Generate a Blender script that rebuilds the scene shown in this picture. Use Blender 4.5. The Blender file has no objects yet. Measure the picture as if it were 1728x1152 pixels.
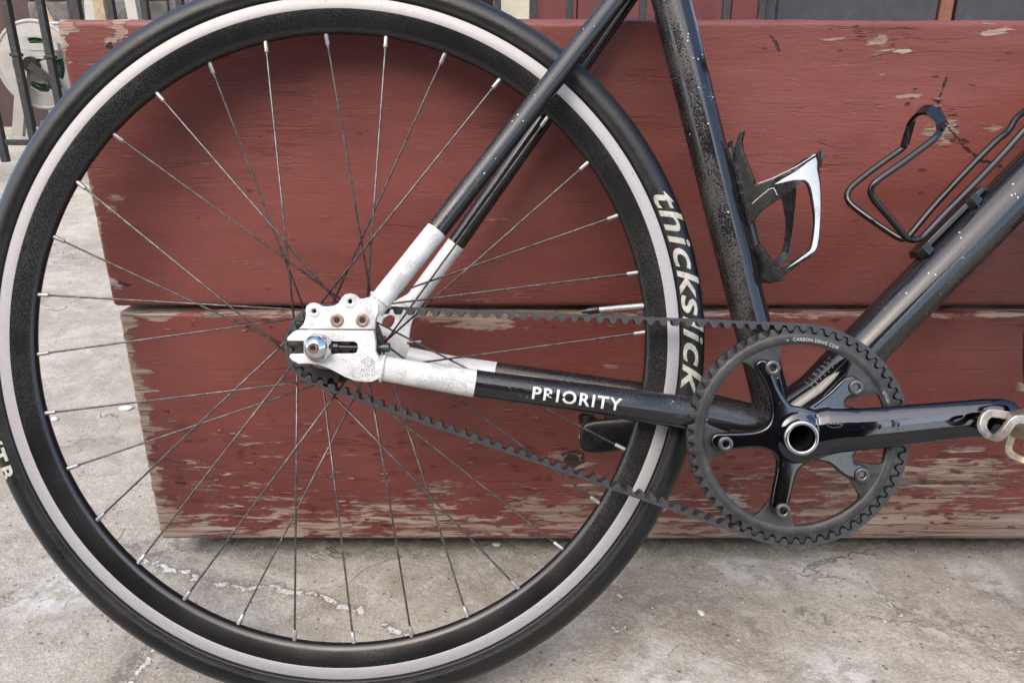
import bpy, bmesh, math, random
import numpy as np
from mathutils import Vector, Matrix
random.seed(7); rng = np.random.default_rng(11)
R = math.radians
scene = bpy.context.scene

# ------------------------------------------------------------------ camera
cam_d = bpy.data.cameras.new('camera'); cam = bpy.data.objects.new('camera', cam_d)
scene.collection.objects.link(cam); scene.camera = cam
cam.location = (0, 0, 0.568); cam.rotation_euler = (R(90 - 19.5), 0, 0)
cam_d.sensor_width = 36.0; cam_d.lens = 36.0 * 1290 / 1728
cam_d.clip_start = 0.02; cam_d.clip_end = 300

# ------------------------------------------------------------------ world, sun, exposure
SUN_EL, SUN_AZ = 45.0, 205.0            # compass: 180 = behind the camera, 270 = from the left
world = bpy.data.worlds.new('World'); scene.world = world; world.use_nodes = True
wn = world.node_tree.nodes; wl = world.node_tree.links
sky = wn.new('ShaderNodeTexSky'); sky.sky_type = 'NISHITA'; sky.sun_disc = False
sky.sun_elevation = R(SUN_EL); sky.sun_rotation = R(SUN_AZ); sky.air_density = 1.0; sky.dust_density = 2.2; sky.ozone_density = 1.0
wl.new(sky.outputs[0], wn['Background'].inputs[0]); wn['Background'].inputs[1].default_value = 0.15
sun_d = bpy.data.lights.new('sun', 'SUN'); sun = bpy.data.objects.new('sun', sun_d); scene.collection.objects.link(sun)
sun_d.energy = 1.1; sun_d.angle = R(95); sun_d.color = (1.0, 0.87, 0.68)
az, el = R(SUN_AZ), R(SUN_EL)
sdir = Vector((math.sin(az) * math.cos(el), math.cos(az) * math.cos(el), math.sin(el)))
sun.rotation_euler = sdir.to_track_quat('Z', 'Y').to_euler()
vs = scene.view_settings
vs.view_transform = 'Standard'; vs.look = 'None'; vs.gamma = 1.0; vs.use_curve_mapping = False; vs.exposure = 1.78
scene.cycles.max_bounces = 6; scene.cycles.diffuse_bounces = 3; scene.cycles.glossy_bounces = 4; scene.cycles.transmission_bounces = 2; scene.cycles.use_adaptive_sampling = True; scene.cycles.adaptive_threshold = 0.02

# ------------------------------------------------------------------ material helpers
class NT:
    def __init__(s, name):
        s.m = bpy.data.materials.new(name); s.m.use_nodes = True
        s.t = s.m.node_tree; s.b = s.t.nodes['Principled BSDF']
        s.tc = s.t.nodes.new('ShaderNodeTexCoord')
    def n(s, typ, **kw):
        x = s.t.nodes.new(typ)
        for k, v in kw.items(): setattr(x, k, v)
        return x
    def set(s, sock, v):
        if hasattr(v, 'is_linked') or isinstance(v, bpy.types.NodeSocket): s.t.links.new(v, sock)
        else: sock.default_value = v
    def co(s, scale=(1, 1, 1), loc=(0, 0, 0), rot=(0, 0, 0)):
        mp = s.n('ShaderNodeMapping'); s.t.links.new(s.tc.outputs['Object'], mp.inputs[0])
        mp.inputs['Scale'].default_value = scale; mp.inputs['Location'].default_value = loc; mp.inputs['Rotation'].default_value = rot
        return mp.outputs[0]
    def noise(s, scale, detail=4, rough=.55, co=None, dist=0):
        x = s.n('ShaderNodeTexNoise'); s.t.links.new(co if co is not None else s.tc.outputs['Object'], x.inputs['Vector'])
        x.inputs['Scale'].default_value = scale; x.inputs['Detail'].default_value = detail
        x.inputs['Roughness'].default_value = rough; x.inputs['Distortion'].default_value = dist
        return x.outputs['Fac']
    def voro(s, scale, feature='F1', out='Distance', co=None, rnd=1.0):
        x = s.n('ShaderNodeTexVoronoi', feature=feature); s.t.links.new(co if co is not None else s.tc.outputs['Object'], x.inputs['Vector'])
        x.inputs['Scale'].default_value = scale; x.inputs['Randomness'].default_value = rnd
        return x.outputs[out]
    def math(s, op, a, b=0.0, c=0.0, clamp=False):
        x = s.n('ShaderNodeMath', operation=op, use_clamp=clamp)
        s.set(x.inputs[0], a); s.set(x.inputs[1], b); s.set(x.inputs[2], c); return x.outputs[0]
    def step(s, v, lo, hi):
        x = s.n('ShaderNodeMapRange', interpolation_type='SMOOTHSTEP'); s.set(x.inputs[0], v)
        x.inputs[1].default_value = lo; x.inputs[2].default_value = hi; return x.outputs[0]
    def rng(s, v, a, b, lo, hi):
        x = s.n('ShaderNodeMapRange'); s.set(x.inputs[0], v); x.inputs[1].default_value = a; x.inputs[2].default_value = b
        x.inputs[3].default_value = lo; x.inputs[4].default_value = hi; return x.outputs[0]
    def mix(s, f, a, b, mode='MIX'):
        x = s.n('ShaderNodeMix', data_type='RGBA', blend_type=mode); s.set(x.inputs[0], f)
        for sk, v in ((x.inputs[6], a), (x.inputs[7], b)):
            s.set(sk, v if not isinstance(v, tuple) else (v + (1,))[:4])
        return x.outputs[2]
    def attr(s, name):
        x = s.n('ShaderNodeAttribute'); x.attribute_name = name; return x
    def sep(s, v):
        x = s.n('ShaderNodeSeparateXYZ'); s.set(x.inputs[0], v); return x.outputs
    def bump(s, h, dist=.001, strength=1.0, normal=None):
        x = s.n('ShaderNodeBump'); x.inputs['Strength'].default_value = strength; x.inputs['Distance'].default_value = dist
        s.set(x.inputs['Height'], h)
        if normal is not None: s.set(x.inputs['Normal'], normal)
        s.t.links.new(x.outputs[0], s.b.inputs['Normal']); return x.outputs[0]
    def out(s, col=None, rough=None, metal=None, coat=None, spec=None):
        for k, v in (('Base Color', col), ('Roughness', rough), ('Metallic', metal), ('Coat Weight', coat), ('Specular IOR Level', spec)):
            if v is None: continue
            if isinstance(v, tuple): v = (v + (1,))[:4]
            s.set(s.b.inputs[k], v)
        return s.m

def mat_simple(name, col, rough=.5, metal=0, var=.12, scale=40, bump=0, coat=0, dirt=None, dirt_amt=.0):
    t = NT(name); n = t.noise(scale, 5)
    f = t.rng(n, .3, .7, 1 - var, 1 + var)
    vm = t.n('ShaderNodeVectorMath', operation='SCALE'); vm.inputs[0].default_value = col[:3]; t.set(vm.inputs['Scale'], f)
    c = vm.outputs[0]
    if dirt:
        d = t.math('MULTIPLY', t.step(t.noise(scale * 2.3, 8, .7), .45, .75), dirt_amt); c = t.mix(d, c, dirt)
    t.out(c, t.rng(t.noise(scale * 3, 4), .3, .7, rough * .85, min(1, rough * 1.15)), metal, coat)
    if bump: t.bump(t.noise(scale * 8, 4), bump)
    return t.m

def mat_gloss_black(name, dust=.5, chips=.5, rough=.07, dirty_side=None, side_amt=1.0):
    t = NT(name)
    base = t.mix(t.noise(30, 3), (.006, .006, .008), (.012, .011, .013))
    cell = t.voro(62, out='Color'); d = t.voro(62, out='Distance')
    warp = t.math('ADD', d, t.math('MULTIPLY', t.math('SUBTRACT', t.noise(520, 3), .5), .28))
    size = t.math('MULTIPLY', t.sep(cell)[1], .065)
    chip = t.math('MULTIPLY', t.math('GREATER_THAN', t.math('ADD', t.sep(cell)[0], t.math('MULTIPLY', t.math('SUBTRACT', t.noise(11, 3), .5), 1.1)), 1 - .10 * chips), t.math('LESS_THAN', warp, size))
    tiny = t.math('MULTIPLY', t.math('GREATER_THAN', t.math('ADD', t.sep(t.voro(210, out='Color'))[0], t.math('MULTIPLY', t.math('SUBTRACT', t.noise(16, 3, co=t.co((1, 1, 1), (3, 3, 3))), .5), .9)), 1 - .03 * chips), t.math('LESS_THAN', t.voro(210), .16))
    chip = t.math('MAXIMUM', chip, tiny)
    sc = t.math('LESS_THAN', t.math('ABSOLUTE', t.math('SUBTRACT', t.noise(60, 2, co=t.co((1, 1, 3), rot=(0, .6, 0))), .5)), .0022)
    chip = t.math('MAXIMUM', chip, t.math('MULTIPLY', t.math('MULTIPLY', sc, t.step(t.noise(35, 2), .60, .68)), min(1, chips)))
    grain = t.math('ADD', t.math('MULTIPLY', t.noise(800, 3, .75), .6), t.math('MULTIPLY', t.noise(22, 4), .4))
    du = t.math('MULTIPLY', t.step(grain, .50, .60), dust)
    if dirty_side is not None:
        dp = t.n('ShaderNodeVectorMath', operation='DOT_PRODUCT'); t.t.links.new(t.tc.outputs['Normal'], dp.inputs[0]); dp.inputs[1].default_value = dirty_side
        side = t.step(t.math('ADD', dp.outputs['Value'], t.math('MULTIPLY', t.math('SUBTRACT', t.noise(18, 4), .5), .9)), -.05, .55)
        du = t.math('MAXIMUM', du, t.math('MULTIPLY', t.math('MULTIPLY', side, side_amt), t.step(grain, .48, .56)))
    c = t.mix(du, base, t.mix(t.noise(300, 3), (.012, .0105, .008), (.062, .052, .036))); c = t.mix(chip, c, (.50, .49, .47))
    ro = t.math('ADD', rough, t.math('MULTIPLY', du, .55)); ro = t.math('ADD', ro, t.math('MULTIPLY', chip, .4))
    ro = t.math('ADD', ro, t.rng(t.noise(90, 6), .40, .72, 0, .05))
    t.out(c, ro, 0, spec=.52)
    t.bump(t.math('ADD', t.math('MULTIPLY', chip, -1.0), t.math('MULTIPLY', du, .25)), .0003)
    return t.m

M = {}
M['frame_black'] = mat_gloss_black('frame_black', .05, .8, .05, (0, -.15, 1.0), .5)
M['seat_tube_black'] = mat_gloss_black('seat_tube_black', .04, .9, .05, (-1, -.15, 0), .85)
M['down_tube_black'] = mat_gloss_black('down_tube_black', .06, 1.5, .05, (.6, -.1, -.7), .6)
t = NT('crank_black'); fs = t.step(t.noise(240, 5, .7), .60, .70)
t.out(t.mix(t.math('MULTIPLY', fs, .25), (.060, .060, .066), (.05, .045, .04)), t.rng(fs, 0, 1, .045, .22), 1.0); M['crank_black'] = t.m
M['void'] = mat_simple('void_black', (.002, .002, .002), .6, 0, .1, 50)  # near-black colour paints the darkness inside the spindle bore and plate bolt sockets

t = NT('frame_white')
n = t.noise(620, 6, .75); g = t.step(t.math('ADD', t.math('MULTIPLY', n, .6), t.math('MULTIPLY', t.noise(40, 4), .5)), .57, .66)
sc = t.step(t.math('ABSOLUTE', t.math('SUBTRACT', t.noise(110, 3, dist=1.0), .5)), .006, .001)
sc = t.math('MULTIPLY', sc, t.step(t.noise(50, 2), .52, .62))
c = t.mix(t.noise(25, 3), (.56, .56, .55), (.49, .485, .47)); c = t.mix(t.math('MULTIPLY', g, .42), c, (.22, .20, .165)); c = t.mix(t.math('MULTIPLY', sc, .7), c, (.12, .11, .10))
t.out(c, t.rng(n, .3, .7, .25, .45), 0, .2); t.bump(t.math('MULTIPLY', t.math('ADD', g, sc), -1), .0002); M['frame_white'] = t.m

t = NT('tyre_rubber')
w1 = t.noise(9, 4); f = t.noise(700, 4, .7)
c = t.mix(t.step(w1, .35, .7), (.0035, .004, .0048), (.0085, .0085, .0078)); c = t.mix(t.math('MULTIPLY', t.step(f, .52, .66), t.rng(t.noise(5, 4), .38, .62, .02, .6)), c, (.040, .037, .030))
t.out(c, t.rng(t.noise(40, 5), .3, .7, .26, .40), 0, spec=.36); t.bump(t.math('ADD', f, t.math('MULTIPLY', t.noise(120, 3), .6)), .00025); M['tyre'] = t.m  # slick rubber, dusty in places

t = NT('rim_black')
f = t.noise(1100, 4, .75); w1 = t.noise(14, 4)
dust = t.math('MULTIPLY', t.step(f, .38, .74), t.rng(t.noise(3, 4), .36, .64, .06, .62))
c = t.mix(dust, (.0045, .0047, .0052), (.036, .033, .026)); sp = t.math('MULTIPLY', t.math('GREATER_THAN', t.sep(t.voro(150, out='Color'))[0], .99), t.math('LESS_THAN', t.voro(150), .16))
c = t.mix(sp, c, (.5, .5, .48)); t.out(c, t.math('ADD', t.rng(w1, .3, .7, .13, .24), t.math('MULTIPLY', dust, .4)), 0, spec=.5); t.bump(t.math('MULTIPLY', f, dust), .00018); M['rim'] = t.m

t = NT('brake_track')
sx = t.sep(t.tc.outputs['Object'])
rad = t.math('SQRT', t.math('ADD', t.math('POWER', sx[0], 2.0), t.math('POWER', t.math('SUBTRACT', sx[2], .341), 2.0)))
cb = t.n('ShaderNodeCombineXYZ'); t.set(cb.inputs[0], t.math('MULTIPLY', rad, 2600)); t.set(cb.inputs[1], t.math('MULTIPLY', sx[0], 6)); t.set(cb.inputs[2], t.math('MULTIPLY', sx[2], 6))
st = t.noise(1.0, 4, .6, co=cb.outputs[0])
c = t.mix(st, (.24, .228, .225), (.38, .364, .360)); nk = t.step(t.noise(300, 4, .7), .58, .68); c = t.mix(t.math('MULTIPLY', nk, .5), c, (.09, .085, .08))
t.out(c, t.rng(st, .3, .7, .42, .6), .35); t.bump(st, .00012); M['track'] = t.m

M['spoke'] = mat_simple('spoke_steel', (.085, .079, .074), .36, .8, .7, 90, dirt=(.30, .28, .25), dirt_amt=.5)
M['nipple'] = mat_simple('nipple_alloy', (.36, .35, .335), .38, .7, .25, 300, dirt=(.2, .19, .17), dirt_amt=.4)
M['silver'] = mat_simple('polished_silver', (.60, .60, .59), .10, 1, .08, 90)
M['steel'] = mat_simple('dull_steel', (.10, .098, .096), .38, .9, .2, 200, dirt=(.22, .17, .12), dirt_amt=.4)
M['steel_bright'] = mat_simple('spindle_steel', (.36, .35, .345), .22, 1, .2, 200)
M['rust'] = mat_simple('rusty_bolt', (.21, .145, .115), .5, .5, .35, 300, dirt=(.30, .24, .20), dirt_amt=.5)
M['axle_rust'] = mat_simple('axle_rust', (.13, .075, .05), .5, .5, .4, 400, dirt=(.28, .2, .15), dirt_amt=.5)
M['belt'] = mat_simple('belt_rubber', (.020, .0205, .024), .42, 0, .3, 250, bump=.00015, dirt=(.075, .074, .077), dirt_amt=.5)
M['ring'] = mat_simple('chainring_anodised', (.026, .026, .0265), .42, .2, .5, 45, bump=.00006, dirt=(.062, .057, .046), dirt_amt=.8)
M['black_plastic'] = mat_simple('black_plastic', (.007, .007, .0075), .26, 0, .3, 80, dirt=(.05, .045, .037), dirt_amt=.35)
M['hub'] = mat_simple('hub_black', (.015, .015, .016), .4, .2, .3, 120, dirt=(.12, .09, .06), dirt_amt=.5)
M['satin_black'] = mat_simple('satin_black', (.004, .004, .0045), .35, 0, .3, 80, dirt=(.03, .028, .025), dirt_amt=.3)
M['gloss_rod'] = mat_simple('gloss_rod', (.004, .004, .0045), .09, 0, .2, 100, dirt=(.08, .076, .07), dirt_amt=.1)
M['cage_white'] = mat_simple('cage_white', (.44, .45, .46), .25, 0, .04, 90, coat=.3)
M['print_white'] = mat_simple('print_white', (.52, .52, .51), .45, 0, .05, 200)
M['print_tyre'] = mat_simple('print_tyre', (.36, .35, .295), .55, 0, .2, 120, dirt=(.08, .077, .065), dirt_amt=.7)
M['print_grey'] = mat_simple('print_grey', (.34, .34, .33), .5, 0, .1, 200)
M['print_dim'] = mat_simple('print_dim', (.13, .13, .13), .5, 0, .2, 200)
M['etch'] = mat_simple('etched_mark', (.17, .165, .155), .6, 0, .1, 300)
M['logo_dim'] = mat_simple('logo_dim', (.085, .07, .07), .4, 0, .1, 300)
M['pedal_steel'] = mat_simple('pedal_steel', (.42, .39, .36), .42, .75, .35, 160, bump=.0002, dirt=(.16, .13, .10), dirt_amt=.6)
M['brass'] = mat_simple('worn_brass', (.36, .30, .20), .42, .8, .3, 200, dirt=(.25, .2, .14), dirt_amt=.5)
M['iron'] = mat_simple('black_iron', (.007, .007, .0075), .5, 0, .3, 40, bump=.0008, dirt=(.16, .16, .15), dirt_amt=.22)
M['reel'] = mat_simple('reel_plastic', (.29, .28, .255), .5, 0, .1, 15, dirt=(.18, .165, .14), dirt_amt=.4)
M['hose'] = mat_simple('green_hose', (.035, .14, .055), .45, 0, .2, 60)
M['red_board'] = mat_simple('red_board_paint', (.075, .0105, .009), .5, 0, .2, 6, bump=.001)
M['dark_red'] = mat_simple('dark_red_wall', (.028, .008, .008), .6, 0, .2, 6)
M['cream'] = mat_simple('cream_paint', (.34, .325, .24), .55, 0, .08, 9)
M['charcoal'] = mat_simple('charcoal_panel', (.014, .0148, .017), .5, 0, .2, 7, dirt=(.08, .08, .08), dirt_amt=.25)
M['brown_post'] = mat_simple('brown_timber', (.13, .045, .02), .6, 0, .3, 20)
M['tan_wood'] = mat_simple('tan_wood', (.28, .21, .13), .7, 0, .25, 30)
M['white_wood'] = mat_simple('white_timber', (.30, .29, .27), .6, 0, .08, 12)
M['stone'] = mat_simple('grey_stone', (.095, .086, .080), .85, 0, .5, 14, bump=.004, dirt=(.05, .045, .042), dirt_amt=.8)
M['plug'] = mat_simple('plug_paint', (.26, .10, .08), .5, 0, .15, 200)
M['flake'] = mat_simple('flake_paint', (.120, .033, .027), .5, 0, .25, 60)
M['soil'] = mat_simple('soil', (.05, .035, .025), .95, 0, .5, 40, bump=.004)
M['pebble'] = mat_simple('pebble_stone', (.60, .58, .54), .7, 0, .15, 90)
M['saddle'] = mat_simple('saddle_cover', (.015, .015, .015), .55, 0, .2, 60)

def mat_plank(name):
    t = NT(name)
    a = t.attr('wear').outputs['Fac']; k = t.attr('crack').outputs['Fac']
    n1 = t.noise(120, 5, .62, co=t.co((.13, 1, 1)), dist=.6); n2 = t.noise(330, 3, .65, co=t.co((.25, 1, 1)))
    n3 = t.noise(20, 3, .5, co=t.co((.35, 1, 1), (3, 1, 7)))
    k = t.step(t.math('ADD', k, t.math('MULTIPLY', t.math('SUBTRACT', t.noise(260, 3, .7), .5), .30)), .84, .94)
    m = t.math('ADD', a, t.math('ADD', t.math('MULTIPLY', t.math('SUBTRACT', n1, .5), 1.9), t.math('ADD', t.math('MULTIPLY', t.math('SUBTRACT', n2, .5), .55), t.math('MULTIPLY', t.math('SUBTRACT', n3, .5), .9))))
    bare = t.step(m, .485, .515); rim = t.math('SUBTRACT', t.step(m, .42, .49), bare)
    gr = t.noise(95, 5, .7, co=t.co((.035, 1, 1)), dist=.25); gf = t.noise(520, 3, .7, co=t.co((.03, 1, 1)))
    wood = t.mix(t.step(gr, .32, .68), (.155, .118, .088), (.35, .290, .235)); wood = t.mix(t.math('MULTIPLY', t.step(gf, .50, .66), .6), wood, (.135, .10, .072)); fis = t.step(t.math('ABSOLUTE', t.math('SUBTRACT', t.noise(75, 4, .6, co=t.co((.03, 1, 1), (7, 3, 5)), dist=.2), .5)), .016, .004); wood = t.mix(t.math('MULTIPLY', fis, .8), wood, (.05, .037, .028))
    wood = t.mix(t.math('MULTIPLY', t.step(t.noise(18, 4, co=t.co((.3, 1, 1), (9, 2, 4))), .5, .72), .6), wood, (.36, .31, .265))
    wood = t.mix(t.math('MULTIPLY', t.step(t.noise(12, 3, co=t.co((.4, 1, 1), (1, 8, 2))), .56, .70), .35), wood, (.36, .26, .15))
    p = t.mix(t.step(t.noise(5, 4, .6, co=t.co((.5, 1, 1))), .36, .64), (.116, .0300, .0245), (.168, .0485, .0385)); p = t.mix(t.math('MULTIPLY', t.step(t.noise(420, 5, .7, co=t.co((.3, 1, 1))), .5, .8), .35), p, (.27, .105, .09))
    p = t.mix(t.math('MULTIPLY', rim, .6), p, (.30, .12, .10))  # highlight painted along the edges of the peeling film
    wood = t.mix(t.rng(t.noise(60, 4, .65, co=t.co((.12, 1, 1), (6, 1, 9))), .38, .62, .0, .50), wood, (.26, .115, .085))
    # checks: thin horizontal cracks through the paint film
    ck = t.math('ABSOLUTE', t.math('SUBTRACT', t.noise(62, 4, .6, co=t.co((.07, 1, 1), (2, 5, 1)), dist=.4), .5))
    ck = t.math('MULTIPLY', t.step(ck, .016, .005), t.step(t.noise(22, 3, co=t.co((.3, 1, 1), (5, 5, 5))),  .50, .64))
    ck = t.math('MULTIPLY', ck, t.step(a, -.16, .12))
    col = t.mix(bare, p, wood); col = t.mix(t.math('MULTIPLY', ck, .42), col, (.035, .016, .013)); col = t.mix(t.math('MULTIPLY', k, .92), col, (.018, .011, .008))
    t.out(col, t.rng(bare, 0, 1, .46, .85), 0, spec=.35)
    h = t.math('ADD', t.math('MULTIPLY', t.math('SUBTRACT', 1.0, bare), .75), t.math('MULTIPLY', rim, .35))
    bw = t.rng(bare, 0, 1, .16, 1); h = t.math('ADD', h, t.math('MULTIPLY', t.math('MULTIPLY', gr, .6), bw)); h = t.math('ADD', h, t.math('MULTIPLY', t.math('MULTIPLY', gf, .3), bw)); h = t.math('SUBTRACT', h, t.math('MULTIPLY', t.math('ADD', ck, t.math('MULTIPLY', fis, bare)), .9))
    h = t.math('SUBTRACT', h, t.math('MULTIPLY', k, 1.6)); h = t.math('ADD', h, t.math('MULTIPLY', n2, .3)); h = t.math('ADD', h, t.math('MULTIPLY', n3, 1.0))
    t.bump(h, .0020, .8); return t.m
M['plank'] = mat_plank('peeling_red_paint')

t = NT('concrete')
A = t.attr('map'); r_, g_, b_ = t.sep(A.outputs['Vector'])[:3]
big = t.noise(3.2, 6, .6, dist=.5); mid = t.noise(22, 6, .70, dist=.4); fine = t.noise(190, 4, .72); grit = t.noise(650, 2, .7)
c = t.mix(t.step(big, .34, .66), (.262, .236, .190), (.385, .360, .306)); c = t.mix(t.math('MULTIPLY', t.step(mid, .50, .64), .52), c, (.220, .188, .148))
c = t.mix(t.math('MULTIPLY', t.step(mid, .49, .36), .55), c, (.45, .43, .38)); c = t.mix(t.math('MULTIPLY', t.step(fine, .50, .62), .50), c, (.185, .163, .136)); c = t.mix(t.math('MULTIPLY', t.step(grit, .53, .64), .42), c, (.125, .11, .095))
c = t.mix(t.math('MULTIPLY', t.step(t.noise(330, 4, .65), .54, .64), .45), c, (.52, .50, .455))
pk = t.noise(6, 5); c = t.mix(t.math('MULTIPLY', t.step(pk, .52, .66), .30), c, (.30, .258, .215))
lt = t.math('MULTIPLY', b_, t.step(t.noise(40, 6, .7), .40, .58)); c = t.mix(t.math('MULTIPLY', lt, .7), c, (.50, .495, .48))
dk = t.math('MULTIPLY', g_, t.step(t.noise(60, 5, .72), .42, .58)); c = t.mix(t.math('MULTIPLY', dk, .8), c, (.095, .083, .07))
pit = t.math('MULTIPLY', t.math('GREATER_THAN', t.sep(t.voro(95, out='Color'))[0], .80), t.step(t.math('ADD', t.voro(95), t.math('MULTIPLY', t.math('SUBTRACT', fine, .5), .5)), .22, .10)); c = t.mix(t.math('MULTIPLY', pit, .65), c, (.09, .078, .065))
wn_ = t.math('SUBTRACT', t.noise(75, 5, .75), .5)
wh = t.step(t.math('ADD', r_, t.math('MULTIPLY', wn_, 3.2)), .72, .84); c = t.mix(wh, c, t.mix(fine, (.58, .565, .53), (.45, .43, .39)))
edge = t.math('MULTIPLY', t.step(t.math('ADD', r_, t.math('MULTIPLY', wn_, 3.2)), .40, .70), t.math('SUBTRACT', 1.0, wh)); c = t.mix(t.math('MULTIPLY', t.math('MULTIPLY', edge, t.step(r_, .02, .2)), .65), c, (.12, .105, .09))
cr = t.math('ABSOLUTE', t.math('SUBTRACT', t.noise(5.5, 5, .58, dist=.8), .5)); cr = t.math('MULTIPLY', t.step(cr, .0075, .002), t.step(t.noise(4, 3, co=t.co((1, 1, 1), (4, 4, 4))), .53, .62)); c = t.mix(t.math('MULTIPLY', cr, .5), c, (.08, .068, .056))
t.out(c, .9, 0, spec=.25)
h = t.math('ADD', t.math('MULTIPLY', fine, .5), t.math('MULTIPLY', grit, .22)); h = t.math('ADD', h, t.math('MULTIPLY', mid, 1.5)); h = t.math('SUBTRACT', h, t.math('MULTIPLY', t.math('ADD', cr, pit), .8)); h = t.math('SUBTRACT', h, t.math('MULTIPLY', dk, .5)); h = t.math('ADD', h, t.math('MULTIPLY', wh, .35))
t.bump(h, .0035, .75); M['concrete'] = t.m

# ------------------------------------------------------------------ mesh helpers
def link(o, parent=None):
    scene.collection.objects.link(o)
    if parent is not None: o.parent = parent
    return o
def mesh_data(name, v, f, mats, smooth=True, midx=None):
    me = bpy.data.meshes.new(name); me.from_pydata([tuple(map(float, p)) for p in v], [], [tuple(map(int, q)) for q in f])
    for m in (mats if isinstance(mats, (list, tuple)) else [mats]): me.materials.append(M[m] if isinstance(m, str) else m)
    if midx is not None: me.polygons.foreach_set('material_index', list(midx))
    me.polygons.foreach_set('use_smooth', [smooth] * len(me.polygons)); me.update(); return me
def obj(name, v, f, mats, parent=None, smooth=True, midx=None):
    return link(bpy.data.objects.new(name, mesh_data(name, v, f, mats, smooth, midx)), parent)
def empty(name, loc=(0, 0, 0), rot=(0, 0, 0), parent=None):
    o = bpy.data.objects.new(name, None); o.location = loc; o.rotation_euler = rot; o.empty_display_size = .05; return link(o, parent)
def tag(o, label, cat, group=None, kind=None):
    o['label'] = label; o['category'] = cat
    if group: o['group'] = group
    if kind: o['kind'] = kind
    return o
def sharp(o, ang=35):
    me = o.data; bm = bmesh.new(); bm.from_mesh(me); bmesh.ops.recalc_face_normals(bm, faces=bm.faces)
    for e in bm.edges: e.smooth = not (len(e.link_faces) == 2 and e.calc_face_angle(0) > R(ang))
    bm.to_mesh(me); bm.free(); return o
def bevel(o, w, seg=2, ang=30):
    b = o.modifiers.new('bevel', 'BEVEL'); b.width = w; b.segments = seg; b.limit_method = 'ANGLE'; b.angle_limit = R(ang); return o
def box(x0, x1, y0, y1, z0, z1):
    return ([(x0, y0, z0), (x1, y0, z0), (x1, y1, z0), (x0, y1, z0), (x0, y0, z1), (x1, y0, z1), (x1, y1, z1), (x0, y1, z1)],
            [(0, 3, 2, 1), (4, 5, 6, 7), (0, 1, 5, 4), (1, 2, 6, 5), (2, 3, 7, 6), (3, 0, 4, 7)])
def catmull(pts, k=6):
    p = [np.array(q, float) for q in pts]; p = [2 * p[0] - p[1]] + p + [2 * p[-1] - p[-2]]; out = []
    for i in range(1, len(p) - 2):
        for j in range(k):
            s = j / k; a, b, c, d = p[i - 1:i + 3]
            out.append(.5 * ((2 * b) + (-a + c) * s + (2 * a - 5 * b + 4 * c - d) * s * s + (-a + 3 * b - 3 * c + d) * s ** 3))
    out.append(p[-2]); return out
def sweep(path, section, scale=None, up=None, closed=False, caps=True):
    """section: list of (a, b); path: 3D points; scale(i) -> (sa, sb)."""
    path = [Vector(p) for p in path]; n = len(path); k = len(section); V = []; F = []
    tang = []
    for i in range(n):
        a = path[(i - 1) % n] if (closed or i > 0) else path[i]; b = path[(i + 1) % n] if (closed or i < n - 1) else path[i]
        tang.append((b - a).normalized())
    u = Vector(up) if up is not None else (Vector((0, 0, 1)) if abs(tang[0].z) < .9 else Vector((1, 0, 0)))
    for i in range(n):
        T = tang[i]; ref = Vector(up) if up is not None else u
        s = T.cross(ref)
        if s.length < 1e-6: s = T.cross(Vector((1, 0, 0)))
        s.normalize(); u = s.cross(T).normalized()
        sa, sb = scale[i] if scale is not None else (1, 1)
        for a, b in section: V.append(path[i] + s * (a * sa) + u * (b * sb))
    m = n if closed else n - 1
    for i in range(m):
        for j in range(k):
            a = i * k + j; b = i * k + (j + 1) % k; c = ((i + 1) % n) * k + (j + 1) % k; d = ((i + 1) % n) * k + j
            F.append((a, b, c, d))
    if caps and not closed: F.append(tuple(range(k - 1, -1, -1))); F.append(tuple((n - 1) * k + j for j in range(k)))
    return V, F
def circ(n=20, r=1.0): return [(r * math.cos(2 * math.pi * i / n), r * math.sin(2 * math.pi * i / n)) for i in range(n)]
def tube(path, rad, n=20, up=None, closed=False):
    sc = [(r, r) for r in rad] if isinstance(rad, (list, tuple)) else [(rad, rad)] * len(path)
    return sweep(path, circ(n), sc, up, closed)
def joinvf(*parts):
    V = []; F = []
    for v, f in parts:
        o = len(V); V += list(v); F += [tuple(i + o for i in q) for q in f]
    return V, F
def lathe(profile, n=48, closed=False):
    """profile (r, h) about local +Z."""
    V = []; F = []; k = len(profile)
    for i in range(n):
        a = 2 * math.pi * i / n
        for r, h in profile: V.append((r * math.cos(a), r * math.sin(a), h))
    for i in range(n):
        for j in range(k if closed else k - 1):
            a = i * k + j; b = i * k + (j + 1) % k; c = ((i + 1) % n) * k + (j + 1) % k; d = ((i + 1) % n) * k + j
            F.append((a, d, c, b))
    return V, F
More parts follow.
